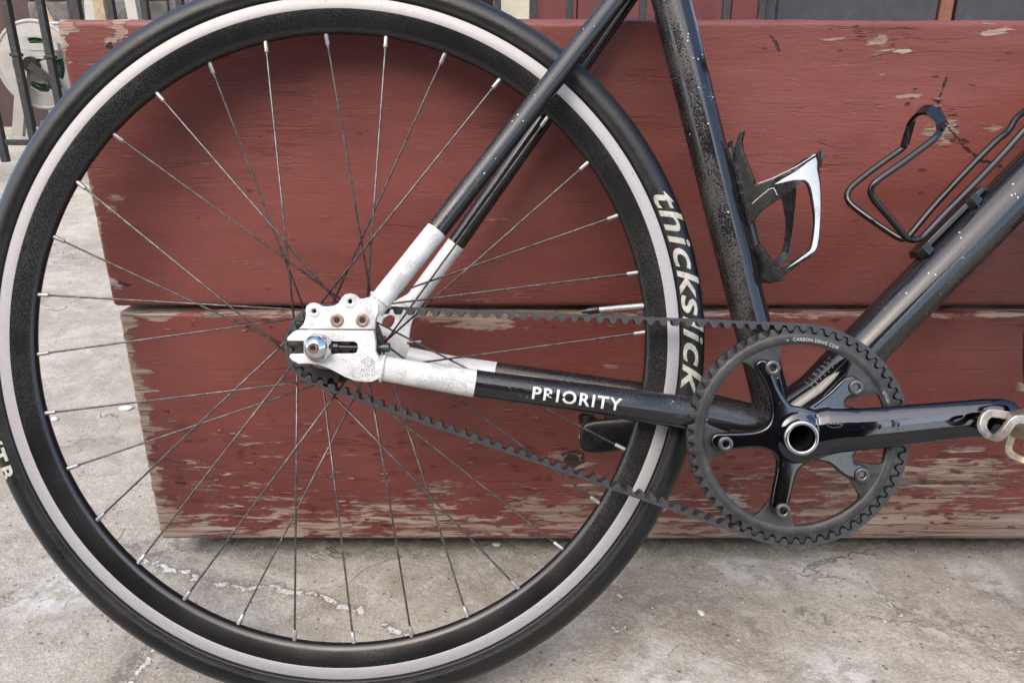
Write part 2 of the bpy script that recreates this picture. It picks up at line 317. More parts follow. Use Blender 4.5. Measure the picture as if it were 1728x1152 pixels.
def curve_mesh(splines=None, text=None, extrude=0, bev=0, size=1.0, shear=0, offset=0, spacing=1.0, res=3, align='CENTER'):
    """2D filled curve or text -> (verts, faces) in its own XY plane."""
    if text is not None:
        cu = bpy.data.curves.new('tmp', 'FONT'); cu.body = text; cu.size = size; cu.shear = shear; cu.space_character = spacing; cu.align_x = align; cu.align_y = 'CENTER'; cu.resolution_u = res
    else:
        cu = bpy.data.curves.new('tmp', 'CURVE'); cu.dimensions = '2D'; cu.fill_mode = 'BOTH'
        for sp in splines:
            s = cu.splines.new('POLY'); s.points.add(len(sp) - 1); s.use_cyclic_u = True
            for q, p in zip(s.points, sp): q.co = (p[0], p[1], 0, 1)
    cu.extrude = max(extrude - bev, 0); cu.bevel_depth = bev; cu.bevel_resolution = 2; cu.offset = offset if text is not None else -bev
    o = bpy.data.objects.new('tmp', cu); scene.collection.objects.link(o)
    me = bpy.data.meshes.new_from_object(o.evaluated_get(bpy.context.evaluated_depsgraph_get()))
    bm = bmesh.new(); bm.from_mesh(me); bmesh.ops.remove_doubles(bm, verts=bm.verts, dist=1e-4)
    v = [tuple(x.co) for x in bm.verts]; bm.verts.index_update(); f = [tuple(q.index for q in p.verts) for p in bm.faces]
    bm.free(); bpy.data.objects.remove(o); bpy.data.curves.remove(cu); bpy.data.meshes.remove(me)
    return v, f
def chop(v, f, step):
    bm = bmesh.new(); bv = [bm.verts.new(p) for p in v]
    for q in f:
        try: bm.faces.new([bv[i] for i in q])
        except ValueError: pass
    for ax in (0, 1):
        lo = min(p[ax] for p in v); hi = max(p[ax] for p in v); c = lo + step * .5
        while c < hi:
            co = [0, 0, 0]; no = [0, 0, 0]; co[ax] = c; no[ax] = 1
            bmesh.ops.bisect_plane(bm, geom=bm.verts[:] + bm.edges[:] + bm.faces[:], plane_co=co, plane_no=no); c += step
    bm.verts.index_update(); v = [tuple(x.co) for x in bm.verts]; f = [tuple(q.index for q in p.verts) for p in bm.faces]; bm.free(); return v, f
def smooth_loop(pts, k=3):
    p = [np.array(q, float) for q in pts]; n = len(p); out = []
    for i in range(n):
        a, b, c, d = p[(i - 1) % n], p[i], p[(i + 1) % n], p[(i + 2) % n]
        for j in range(k):
            s = j / k; out.append(tuple(.5 * ((2 * b) + (-a + c) * s + (2 * a - 5 * b + 4 * c - d) * s * s + (-a + 3 * b - 3 * c + d) * s ** 3)))
    return out
def circle2(cx, cy, r, n=24): return [(cx + r * math.cos(2 * math.pi * i / n), cy + r * math.sin(2 * math.pi * i / n)) for i in range(n)]
def fbm(X, Y, seed, oct=4, gain=.55):
    g = np.random.default_rng(seed); out = np.zeros_like(X); amp = 1; tot = 0
    for o in range(oct):
        lat = g.random((64, 64)); x = X * 2 ** o; y = Y * 2 ** o; xi = np.floor(x).astype(int); yi = np.floor(y).astype(int); fx = x - xi; fy = y - yi
        fx = fx * fx * (3 - 2 * fx); fy = fy * fy * (3 - 2 * fy); L = lambda a, b: lat[a % 64, b % 64]
        out += amp * ((L(xi, yi) * (1 - fx) + L(xi + 1, yi) * fx) * (1 - fy) + (L(xi, yi + 1) * (1 - fx) + L(xi + 1, yi + 1) * fx) * fy); tot += amp; amp *= gain
    return out / tot
def seg_dist(X, Y, pts):
    d = np.full(X.shape, 1e9)
    for (x0, y0), (x1, y1) in zip(pts[:-1], pts[1:]):
        dx, dy = x1 - x0, y1 - y0; tt = np.clip(((X - x0) * dx + (Y - y0) * dy) / (dx * dx + dy * dy + 1e-9), 0, 1)
        d = np.minimum(d, np.hypot(X - x0 - tt * dx, Y - y0 - tt * dy))
    return d
def float_attr(me, name, val):
    a = me.attributes.new(name, 'FLOAT', 'POINT'); a.data.foreach_set('value', np.ascontiguousarray(val, dtype=np.float32).ravel())

# ------------------------------------------------------------------ ground
def ground_z(y): return np.where(y < 1.3, 0.0, np.where(y < 4.4, (y - 1.3) * (.2 / 3.1), .2))
xs = np.concatenate([[-60, -30, -15, -8, -5, -3.5, -2.5, -1.8, -1.3, -1.0, -.8], np.arange(-.64, .80, .0024), [.95, 1.2, 1.6, 2.2, 3, 4.5, 8, 15, 30, 60]])
ys = np.concatenate([[-60, -30, -14, -7, -4, -2.2, -1.2, -.5, 0, .25], np.arange(.40, 1.02, .0024), np.arange(1.05, 1.4, .03), np.arange(1.5, 5.0, .15), [6, 8, 14, 30, 60]])
X, Y = np.meshgrid(xs, ys); Z = ground_z(Y).astype(float)
near = ((X > -.70) & (X < .84) & (Y > .36) & (Y < 1.04))
rel = (fbm(X * 9 + 40, Y * 9 + 40, 3, 5) - .5) * .004 + (fbm(X * 60 + 90, Y * 60 + 90, 4, 3) - .5) * .0012
Z = Z + np.where(near, rel, 0)
wob = (fbm(X * 26 + 20, Y * 26 + 20, 5, 4) - .5)
Xm = X * 1000 + wob * 22; Ym = Y * 1000 + (fbm(X * 26 + 70, Y * 26 + 9, 6, 4) - .5) * 22
white = np.zeros(X.shape); dark = np.zeros(X.shape); light = np.zeros(X.shape)
for pts, wd in (([(-452, 803), (-402, 774), (-373, 755), (-344, 751), (-307, 746), (-277, 748), (-256, 735), (-220, 730), (-198, 719), (-172, 709)], 5.4),
                ([(-372, 653), (-372, 635), (-374, 619), (-376, 597)], 7), ([(-139, 685), (-125, 673), (-110, 664)], 6),
                ([(415, 785), (417, 740), (424, 712), (430, 702), (423, 692)], 1.7), ([(392, 696), (405, 685), (434, 678), (459, 670)], 1.8),
                ([(112, 676), (114, 674)], 9), ([(124, 727), (128, 724)], 6), ([(520, 640), (560, 645)], 3)):
    d = seg_dist(Xm, Ym, pts); white = np.maximum(white, np.clip(1.0 - d / (wd * 1.9), 0, 1))
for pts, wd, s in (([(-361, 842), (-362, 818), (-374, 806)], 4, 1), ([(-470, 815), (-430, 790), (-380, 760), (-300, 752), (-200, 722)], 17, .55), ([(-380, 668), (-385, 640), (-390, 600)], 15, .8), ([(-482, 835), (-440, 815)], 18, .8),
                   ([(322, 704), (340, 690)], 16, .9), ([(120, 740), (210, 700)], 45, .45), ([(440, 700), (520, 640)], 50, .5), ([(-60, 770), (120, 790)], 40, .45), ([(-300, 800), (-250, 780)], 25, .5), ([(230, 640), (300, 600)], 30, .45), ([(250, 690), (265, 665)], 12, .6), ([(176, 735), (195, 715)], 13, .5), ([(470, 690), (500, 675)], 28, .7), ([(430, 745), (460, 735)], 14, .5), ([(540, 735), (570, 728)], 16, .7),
                   ([(-430, 840), (600, 860)], 60, .55), ([(540, 600), (640, 620)], 18, .8), ([(-724, 1096), (-655, 1110), (-581, 1138)], 6, .9), ([(-120, 660), (-90, 640)], 15, .6)):  # long strip under the planter is its shade, painted dark into the paving
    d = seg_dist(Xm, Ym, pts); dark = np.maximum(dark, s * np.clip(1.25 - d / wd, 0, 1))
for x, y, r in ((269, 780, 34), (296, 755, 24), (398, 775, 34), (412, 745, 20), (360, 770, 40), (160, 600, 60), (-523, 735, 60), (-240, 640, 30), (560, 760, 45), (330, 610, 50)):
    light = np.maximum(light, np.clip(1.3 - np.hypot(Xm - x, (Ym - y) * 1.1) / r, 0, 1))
Z -= np.where(near, dark * .0012, 0); Z += np.where(near, white * .0012, 0)
nx, ny = len(xs), len(ys); idx = np.arange(nx * ny).reshape(ny, nx)
F = np.stack([idx[:-1, :-1], idx[:-1, 1:], idx[1:, 1:], idx[1:, :-1]], -1).reshape(-1, 4)
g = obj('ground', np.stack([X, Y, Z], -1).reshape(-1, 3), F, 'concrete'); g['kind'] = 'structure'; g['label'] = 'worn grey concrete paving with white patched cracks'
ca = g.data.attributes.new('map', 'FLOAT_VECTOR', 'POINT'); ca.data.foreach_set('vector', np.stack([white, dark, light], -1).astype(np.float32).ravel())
for (x, y, r) in ((-.687, 1.243, .0085), (-.79, 1.20, .006), (-.70, 1.36, .005), (.21, .70, .0035), (-.02, .83, .004)):
    v, f = lathe([(0, -.3), (.7, -.28), (1, 0), (.8, .35), (0, .5)], 14)
    v = [(a * r * 1.5 * (1 + .12 * math.sin(5 * b)), b * r, c * r) for a, b, c in v]
    p = obj('pebble', v, f, 'pebble'); p.location = (x, y, float(ground_z(np.array(y))) + r * .2); p.rotation_euler[2] = x * 9
    tag(p, {.0085: 'white pebble lying on the paving by the planter end', .006: 'small pebble on the bright paving between wheel and planter end', .005: 'tiny pebble on the bright paving beyond the white pebble', .0035: 'tiny pebble on the paving below the chainring', .004: 'tiny pebble in the shade at the foot of the planter'}[r], 'pebble', 'pebbles on the paving')

# loose grit on the paving
gr = np.random.default_rng(5); V = []; F = []
for q in range(2200):
    x = gr.uniform(-.62, .72); y = gr.uniform(.5, .96) if gr.random() < .75 else gr.uniform(.80, .98); r = gr.uniform(.0006, .0019) * (1.6 if gr.random() < .06 else 1)
    o = len(V); zz = float(np.interp(x, xs, Z[int(np.argmin(abs(ys - y)))]))
    for dx, dy, dz in ((1, 0, 0), (0, 1, 0), (-1, 0, 0), (0, -1, 0), (.1, .1, .9), (0, 0, -.6)): V.append((x + dx * r * gr.uniform(.7, 1.4), y + dy * r * gr.uniform(.6, 1.2), zz + dz * r * gr.uniform(.7, 1.1)))
    F += [(o + a, o + b, o + c) for a, b, c in ((0, 1, 4), (1, 2, 4), (2, 3, 4), (3, 0, 4), (1, 0, 5), (2, 1, 5), (3, 2, 5), (0, 3, 5))]
M['grit'] = mat_simple('grit_stone', (.26, .24, .21), .85, 0, .8, 130, dirt=(.55, .53, .48), dirt_amt=.8)
go = obj('grit', V, F, 'grit', None, False); tag(go, 'fine loose grit scattered over the concrete paving', 'grit', kind='stuff')

# ------------------------------------------------------------------ planter of two wide planks
PY = .797
planter = tag(empty('planter_box', (0, PY, 0)), 'long timber planter of two wide planks in peeling red paint', 'planter')
def plank(name, z0, z1, xl_top, xl_bot, xr, wearf, crackf, seed):
    step = .0024; nxp = int((xr - xl_top) / step); nzp = int((z1 - z0) / step)
    sx = np.linspace(0, 1, nxp + 1); sz = np.linspace(0, 1, nzp + 1); SX, SZ = np.meshgrid(sx, sz)
    left = xl_bot + (xl_top - xl_bot) * SZ
    jag = (fbm(SZ * 40 + seed, SZ * 0 + seed, seed, 4) - .5) * .006
    Xp = left + jag + (xr - left - jag) * SX; Zp = z0 + (z1 - z0) * SZ
    Zp = Zp + np.where(SZ > .99, (fbm(Xp * 8 + 9, Xp * 0, seed + 1, 4) - .5) * .005, 0) + np.where(SZ < .01, (fbm(Xp * 8 + 3, Xp * 0, seed + 2, 4) - .5) * .003, 0)
    ez = np.minimum(Zp - z0, z1 - Zp); ex = Xp - left
    rb = .0065; Yp = np.where(ez < rb, rb - np.sqrt(np.maximum(rb ** 2 - (rb - ez) ** 2, 0)), 0) + np.where(ex < .004, .004 - np.sqrt(np.maximum(.004 ** 2 - (.004 - np.clip(ex, 0, 1)) ** 2, 0)), 0)
    Yp = Yp + (fbm(Xp * 3 + seed, Zp * 14 + seed, seed + 3, 4) - .5) * .003
    W = wearf(Xp * 1000, Zp * 1000); K = crackf(Xp * 1000, Zp * 1000)
    V = np.stack([Xp, Yp, Zp], -1).reshape(-1, 3); n0 = len(V); idx = np.arange(n0).reshape(nzp + 1, nxp + 1)
    F = np.stack([idx[:-1, :-1], idx[:-1, 1:], idx[1:, 1:], idx[1:, :-1]], -1).reshape(-1, 4).tolist()
    ring = list(idx[0, :]) + list(idx[1:, -1]) + list(idx[-1, -2::-1]) + list(idx[-2:0, 0])
    Vb = V[ring].copy(); Vb[:, 1] = .038; V = np.concatenate([V, Vb]); m = len(ring)
    for i in range(m): F.append((ring[i], n0 + i, n0 + (i + 1) % m, ring[(i + 1) % m]))
    F.append(tuple(n0 + i for i in range(m)))
    o = obj(name, V, F, 'plank', planter)
    float_attr(o.data, 'wear', np.concatenate([W.ravel(), np.full(m, .6)])); float_attr(o.data, 'crack', np.concatenate([K.ravel(), np.zeros(m)]))
    return o
def spots(X, Z, lst):
    w = np.zeros(X.shape); X = X + 26 * (fbm(X / 22 + 60, Z / 9 + 60, 91, 4) - .5); Z = Z + 9 * (fbm(X / 18 + 33, Z / 9 + 12, 92, 4) - .5)
    for x, z, rx, rz, s in lst: w = np.maximum(w, s * np.clip(1.2 - np.hypot((X - x) / rx, (Z - z) / rz), 0, 1))
    return w
def wear_up(X, Z):
    n = fbm(X / 60 + 30, Z / 30 + 30, 21, 3)
    w = -.22 + .12 * np.clip((X + 100) / 700, 0, 1) + np.where(Z > 597, .35 * (Z - 597) / 16 * n * 2 * np.clip((X + 480) / 20, 0, 1), 0)
    w = np.maximum(w, .75 * np.clip(1 - (X + 437) / 10, 0, 1) * (n > .46))
    return w + spots(X, Z, [(-432, 607, 17, 9, .7), (-385, 601, 10, 15, .75), (-410, 590, 45, 3, .45), (-400, 571, 40, 5, .5), (-375, 566, 24, 4, .5), (-412, 443, 18, 7, .6), (-420, 431, 14, 8, .6), (-421, 352, 16, 9, .8), (-390, 340, 40, 5, .4),
        (313, 598, 26, 5, .75), (355, 596, 25, 16, .55), (376, 587, 20, 4, .6), (216, 599, 22, 4, .6), (233, 590, 9, 4, .6), (257, 592, 10, 8, .5), (470, 602, 40, 6, .7), (555, 600, 50, 5, .6), (438, 508, 20, 20, .85), (470, 486, 14, 8, .7), (480, 512, 14, 10, .6), (362, 565, 10, 4, .6), (520, 585, 30, 4, .5), (390, 545, 26, 4, .6), (470, 540, 16, 3, .5), (260, 540, 20, 7, .35), (300, 505, 22, 14, .42), (60, 590, 40, 3, .4)])
def wear_lo(X, Z):
    n = fbm(X / 90 + 11, Z / 20 + 5, 31, 3)
    w = -.12 + .39 * np.clip((220 - Z) / 100, 0, 1) + .16 * np.clip((110 - Z) / 70, 0, 1) + .15 * np.clip((78 + 90 * (fbm(X / 55 + 3, Z / 30 + 8, 35, 4) - .5) - Z) / 16, 0, 1) + .16 * np.clip((X - 150) / 300, 0, 1) * np.clip((190 - Z) / 60, 0, 1)
    w = np.maximum(w, .85 * np.clip(1.3 - (X + 433) / (7 + 42 * n * n * 1.4), 0, 1)); w = np.maximum(w, .62 * np.clip(1.25 - (319 - Z) / (5 + 8 * n), 0, 1))
    return w + spots(X, Z, [(-40, 308, 60, 12, .7), (-70, 311, 30, 9, .7), (-3, 306, 30, 8, .6), (344, 289, 10, 6, .6), (110, 255, 16, 6, .5), (393, 244, 16, 12, .6), (385, 268, 14, 8, .7), (-384, 313, 20, 8, .7), (-395, 190, 14, 5, .5), (70, 139, 34, 14, .5), (450, 110, 120, 50, .18)])
def crack_up(X, Z):
    k = np.zeros(X.shape)
    for pts, w in (([(428, 562), (424, 540), (430, 522)], 2.2), ([(440, 512), (452, 502), (464, 490), (480, 480), (500, 476)], 3.2), ([(250, 600), (257, 592), (262, 586)], 3), ([(-395, 589), (-384, 587)], 4), ([(-391, 593), (-388, 584)], 3), ([(-422, 354), (-412, 350)], 3.5)):
        k = np.maximum(k, np.clip(1.0 - np.maximum(seg_dist(X + 5 * (fbm(X / 9 + 50, Z / 9 + 50, 77, 3) - .5), Z + 5 * (fbm(X / 9 + 20, Z / 9 + 90, 78, 3) - .5), pts) - w * .30, 0) / 6, 0, 1))
    return k
def crack_lo(X, Z):
    k = np.zeros(X.shape)
    for pts, w in (([(395, 252), (391, 240), (386, 228)], 2.4), ([(380, 262), (398, 268)], 2), ([(385, 243), (402, 240)], 1.6), ([(60, 132), (72, 128), (84, 136), (82, 148), (70, 152), (58, 146)], 2.4), ([(-398, 108), (-388, 107)], 4), ([(-400, 203), (-392, 200)], 3), ([(520, 60), (536, 59)], 2.5), ([(-300, 45), (-296, 46)], 3)):
        k = np.maximum(k, np.clip(1.0 - np.maximum(seg_dist(X + 5 * (fbm(X / 9 + 50, Z / 9 + 50, 77, 3) - .5), Z + 5 * (fbm(X / 9 + 20, Z / 9 + 90, 78, 3) - .5), pts) - w * .30, 0) / 6, 0, 1))
    return np.maximum(k, .97 * np.clip(1.35 - np.hypot((X - 70) / 11, (Z - 139) / 10) * .55, 0, 1))
plank('plank', .3255, .6145, -.4397, -.4347, 1.45, wear_up, crack_up, 41)
plank('plank', .0292, .3195, -.4301, -.4273, 1.45, wear_lo, crack_lo, 53)
# lifted, curling chips of paint along the peeling zones
gr = np.random.default_rng(23); V = []; F = []
def chip(x, z, L, hgt, lift):
    o = len(V); sk = gr.uniform(-.3, .3); up = 1 if gr.random() < .6 else -1
    for j in range(4):
        tj = j / 3
        for i in range(5):
            ti = i / 4; edge = gr.uniform(-.12, .12) * hgt
            V.append((x + (ti - .5) * L * (1 - .35 * tj) + sk * tj * hgt, -.0009 - lift * tj ** 2 * (1 - .5 * abs(ti - .5)) - .0002, z + up * (tj * hgt * (1 - .25 * tj) + (edge if j == 3 else 0))))
    for j in range(3):
        for i in range(4): F.append((o + j * 5 + i, o + j * 5 + i + 1, o + j * 5 + i + 6, o + j * 5 + i + 5))
for q in range(420):
    z = .035 + .19 * gr.beta(1.6, 2.2); chip(gr.uniform(-.41, .75), z, gr.uniform(.004, .017), gr.uniform(.0016, .0042), gr.uniform(.0004, .0017))
for q in range(60): chip(gr.uniform(-.42, .75), gr.uniform(.300, .316), gr.uniform(.004, .014), gr.uniform(.0015, .0035), gr.uniform(.0004, .0014))
for q in range(70): chip(gr.uniform(-.43, .75), gr.choice([gr.uniform(.335, .60), gr.uniform(.585, .609)]), gr.uniform(.003, .010), gr.uniform(.0010, .0026), gr.uniform(.0003, .0010))
for q in range(12): chip(.44 + gr.normal(0, .03), .505 + gr.normal(0, .022), gr.uniform(.004, .013), gr.uniform(.0015, .004), gr.uniform(.0006, .0018))
fl = obj('paint_flakes', V, F, 'flake', planter); fl['kind'] = 'stuff'
for x0, x1, y0, y1, z0, z1, nm in ((-.425, -.387, .040, .50, .03, .61, 'end_board'), (1.40, 1.438, .040, .50, .03, .61, 'end_board'), (-.385, 1.398, .462, .50, .03, .61, 'back_board')):
    b = obj(nm, *box(x0, x1, y0, y1, z0, z1), 'dark_red', planter, False); bevel(b, .004)
obj('soil', *box(-.386, 1.399, .042, .460, .32, .575), 'soil', planter, False)
for x in (-.30, .5, 1.3):
    obj('foot', *box(x, x + .09, .30, .44, -.004, .029), 'tan_wood', planter, False)
plug = obj('screw_plug', [(a - .3745, -c + .001, b + .5925) for a, b, c in lathe([(0, .0012), (.0052, .0012), (.0060, .002), (.0068, .0012), (.0070, 0)], 24)[0]], lathe([(0, 0)] * 5, 24)[1], 'plug', planter); obj('shade_beam', *box(-.37, 1.40, .050, .10, -.004, .0285), 'dark_red', planter, False); bl = obj('batten', *box(-.38, 1.39, .0385, .0405, .30, .345), 'dark_red', planter, False)  # beam added to block light and darken the gap under the planter

# ------------------------------------------------------------------ bicycle: local X = forward, Y = left side, Z = up; millimetres from the rear axle
TR = 341.0
bike = tag(empty('bicycle', (-0.16238, 0.57428, 0.0013), (R(-17.2), 0, R(-0.55))), 'black and white belt drive bicycle leaning beside the red planter', 'bicycle')
def P(u, v, w): return (u / 1000, -w / 1000, (v + TR) / 1000)
def uvw(verts, u0=0, v0=0, w0=0): return [P(u0 + a, v0 + b, w0 + c) for a, b, c in verts]     # (x, y, z) -> (u, v, w)
def bobj(name, vf, mats, parent=None, u0=0, v0=0, w0=0, smooth=True, midx=None, sh=40):
    o = obj(name, uvw(vf[0], u0, v0, w0), vf[1], mats, parent or bike, smooth, midx)
    if sh: sharp(o, sh)
    return o
def plate(name, outline, w0, w1, mat, parent=None, holes=(), bev=.8, k=3, sm=True):
    o = [smooth_loop(outline, k) if sm else outline] + list(holes)
    v, f = curve_mesh(o, extrude=(w1 - w0) / 2, bev=bev)
    return bobj(name, (v, f), mat, parent, 0, 0, (w0 + w1) / 2, sh=50)
def btube(name, pts, rad, mats, parent=None, n=24, midx=None, up=(0, 0, 1)):
    v, f = tube([tuple(p) for p in pts], rad, n, up); mi = None
    if midx is not None: mi = [midx[min(i // n, len(midx) - 1)] for i in range(len(f))]
    return bobj(name, (v, f), mats, parent, midx=mi, sh=60)
def line(p, q, k):
    p, q = np.array(p, float), np.array(q, float); return [p + (q - p) * i / k for i in range(k + 1)]

# ---- wheel: tyre, rim with brake tracks, spokes with nipples, hub
RC, RM = 327.0, 14.0
def wheel(u0, v0, rear):
    prof = [(RC + (RM + dr_) * math.cos(a), (RM + dr_) * math.sin(a)) for a, dr_ in [(R(x), q) for x, q in ((-140, 0), (-134, .1), (-131, .55), (-127, .55), (-124, 0)) + tuple((x, 0) for x in range(-115, -34, 9)) + ((-33, 0), (-31, .22), (-28, .22), (-26, 0), (-18, 0), (-9, -.05), (0, -.1), (9, -.05), (18, 0), (26, 0), (28, .22), (31, .22), (33, 0)) + tuple((x, 0) for x in range(35, 116, 9)) + ((124, 0), (127, .55), (131, .55), (134, .1), (140, 0))]]
    ty = bobj('tyre', lathe(prof + [(312, 7), (312, -7)], 256, True), 'tyre', None, u0, v0, sh=60)
    half = [(285.4, 0), (285.6, 2), (286.4, 3.8), (288.2, 5.2), (291, 6.3), (297, 8.1), (303, 9.7), (304.9, 10.0), (304.9, 9.0), (315.6, 9.0), (315.6, 6)]
    full = [(r, -w) for r, w in half[:0:-1]] + half
    rm = bobj('rim', lathe(full, 256, True), 'rim', None, u0, v0, sh=50)
    for s in (1, -1):
        pr = [(304.9, 8.9), (304.9, 10.1), (305.4, 10.35), (310, 10.25), (315.0, 10.3), (315.7, 10.0), (315.7, 8.9)]
        bobj('brake_track', lathe([(r, w * s) for r, w in pr], 256, True), 'track', rm, u0, v0, sh=50)
    rf, wf = 31.0, 35.0
    a0 = R(114.75); L = None; sp_me = nip_me = None
    for i in range(32):
        a = a0 - R(11.25) * i; side = -1 if i % 2 == 0 else 1; d = 1 if i % 4 < 2 else -1
        b = a + d * R(67.5); head = (1.2 if d > 0 else -1.2) * side
        p0 = Vector(P(u0 + 285.5 * math.cos(a), v0 + 285.5 * math.sin(a), side * 1.0)); p1 = Vector(P(u0 + rf * math.cos(b), v0 + rf * math.sin(b), side * wf + head))
        z = (p1 - p0); ln = z.length; z.normalize(); x = z.orthogonal().normalized(); y = z.cross(x)
        if sp_me is None:
            L = ln
            v, f = tube([(0, 0, .009), (0, 0, .012), (0, 0, L * .5), (0, 0, L)], [.00098, .00098, .00095, .0010], 10)
            sp_me = mesh_data('spoke', v, f, 'spoke')
            v, f = tube([(0, 0, -.003), (0, 0, .0), (0, 0, .0095), (0, 0, .0103)], [.0021, .00205, .0019, .0014], 12); nip_me = mesh_data('nipple', v, f, 'nipple')
        mtx = Matrix((x, y, z)).transposed().to_4x4(); mtx.translation = p0
        s = link(bpy.data.objects.new('spoke', sp_me), bike); s.matrix_local = mtx @ Matrix.Diagonal((1, 1, ln / L, 1))
        link(bpy.data.objects.new('nipple', nip_me), s)
    hp = [(0, -62), (9, -62), (9, -50), (13, -48), (14, -40), (34, -36.6), (34.5, -35), (34, -33.4), (17, -31), (15, 0), (17, 31), (34, 33.4), (34.5, 35), (34, 36.6), (18, 39), (18, 50), (11, 54), (9, 62), (0, 62)]
    bobj('hub', lathe(hp, 48), 'hub', None, u0, v0, sh=40)
    bobj('axle', lathe([(0, -92), (5, -92), (4.3, 93), (4.1, 95), (2.4, 95), (2.2, 93.4), (0, 93.4)] if rear else [(0, -58), (4.5, -58), (4.5, 58), (0, 58)], 24), 'axle_rust' if rear else 'steel', None, u0, v0, sh=40)
    return ty, rm
tyre, rim = wheel(0, 0, True)

# lettering laid over the tyre's round side wall
def tyre_text(s, a_mid, size, inward=False, spacing=1.0, shear=.3, off=.0, phi_mid=88, stretch=1.0):
    v, f = curve_mesh(text=s, size=size, shear=shear, offset=off, spacing=spacing, res=3); v, f = chop(v, f, 1.3)
    out = []
    for x, y, _ in v:
        x *= stretch
        if inward: x, y = -x, -y
        ang = R(a_mid) - x / RC; ph = R(phi_mid) - y / RM; rr = RM + .18
        r = RC + rr * math.cos(ph); out.append(P(r * math.cos(ang), r * math.sin(ang), rr * math.sin(ph)))
    return obj('lettering', out, f, 'print_tyre', tyre)
tyre_text('thickslick', 9.6, 29, spacing=1.05, shear=.32, off=.42, stretch=1.63, phi_mid=86)
tyre_text('WTB', -162.4, 20, True, 1.35, 0, .6, stretch=1.05, phi_mid=66)

# valve
btube('valve_stem', [(286.5, 36.0, 0), (262, 33.9, 0), (242, 32.0, 0)], [3.1, 2.9, 2.8], 'nipple', rim, 16)
btube('valve_cap', [(242.5, 32.0, 0), (240, 31.8, 0), (233, 31, 0), (230, 30.7, 0), (226, 30.3, 0)], [3.2, 3.6, 3.4, 2.2, 1.6], 'black_plastic', rim, 14)

# ---- belt, chainring, rear sprocket
BU, BV = 410.4, -77.0
R1, R2, PITCH = 35.0, 96.3, 11.0
D = math.hypot(BU, BV); th = math.atan2(BV, BU); be = math.asin((R2 - R1) / D)
aT = th + math.pi / 2 + be; aB = th - math.pi / 2 - be
Lrun = math.sqrt(D * D - (R2 - R1) ** 2)
arc2 = R2 * ((aT - aB) % (2 * math.pi)); arc1 = R1 * (2 * math.pi - (aT - aB) % (2 * math.pi))
tot = Lrun * 2 + arc1 + arc2; NB = round(tot / PITCH); pb = tot / NB
def belt_pos(s):
    s %= tot
    if s < Lrun:                                             # top run, rear to front
        d = np.array([math.sin(aT), -math.cos(aT)]); p = np.array([R1 * math.cos(aT), R1 * math.sin(aT)]) + d * s; return p, np.array([math.cos(aT), math.sin(aT)])
    s -= Lrun
    if s < arc2:
        a = aT - s / R2; n = np.array([math.cos(a), math.sin(a)]); return np.array([BU, BV]) + n * R2, n
    s -= arc2
    if s < Lrun:
        d = np.array([math.sin(aB), -math.cos(aB)]); p = np.array([BU + R2 * math.cos(aB), BV + R2 * math.sin(aB)]) + d * s; return p, np.array([math.cos(aB), math.sin(aB)])
    s -= Lrun
    a = aB - s / R1; n = np.array([math.cos(a), math.sin(a)]); return n * R1, n
tp = [(-5.2, -.9), (-4.0, -.9), (-3.4, -1.5), (-2.95, -2.8), (-2.35, -4.2), (-1.5, -5.1), (-.55, -5.4), (.55, -5.4), (1.5, -5.1), (2.35, -4.2), (2.95, -2.8), (3.4, -1.5), (4.0, -.9)]
V = []; F = []; W0, W1 = 39.0, 51.0; k = 0
for i in range(NB):
    for ds, h in tp:
        p, n = belt_pos((i + .5) * pb + ds)
        o_ = 1.5 + (.22 if k % 2 else -.05); k += 1
        a = p + n * o_; b = p + n * h
        V += [P(a[0], a[1], W1), P(b[0], b[1], W1), P(b[0], b[1], W0), P(a[0], a[1], W0)]
n = len(V) // 4
for i in range(n):
    j = (i + 1) % n
    for q in range(4): F.append((i * 4 + q, i * 4 + (q + 1) % 4, j * 4 + (q + 1) % 4, j * 4 + q))
belt = sharp(obj('drive_belt', V, F, 'belt', bike), 40)

def sprocket_outline(cu, cv, rp, nt, phase):
    out = []
    for i in range(nt):
        for da, r in ((-.5, -6.9), (-.38, -6.6), (-.25, -5.0), (-.17, -2.2), (-.10, -1.4), (.10, -1.4), (.17, -2.2), (.25, -5.0), (.38, -6.6)):
            a = phase + (i + .5 + da) * 2 * math.pi / nt; out.append((cu + (rp + r) * math.cos(a), cv + (rp + r) * math.sin(a)))
    return out
NT2 = 55
s_mid = (Lrun + arc2 / 2); i_mid = round(s_mid / pb - .5); ph2 = aT - ((i_mid + .5) * pb - Lrun) / R2
# chainring: toothed band with five inward tabs that carry the bolts
inner = []
BA = [R(41 + 72 * i) for i in range(5)]
for i in range(360):
    a = 2 * math.pi * i / 360; dmin = min(abs((a - b + math.pi) % (2 * math.pi) - math.pi) for b in BA)
    r = 79.5; e = math.degrees(dmin)
    if e < 14: r = 79.5 - 25 * (0.5 + .5 * math.cos(math.pi * min(1, max(0, (e - 5) / 9)))) if e > 5 else 54.5
    inner.append((BU + r * math.cos(a), BV + r * math.sin(a)))
v, f = curve_mesh([sprocket_outline(BU, BV, R2, NT2, ph2), inner], extrude=2.6, bev=.35)
ring = bobj('chainring', (v, f), 'ring', None, 0, 0, 46.5, sh=40)
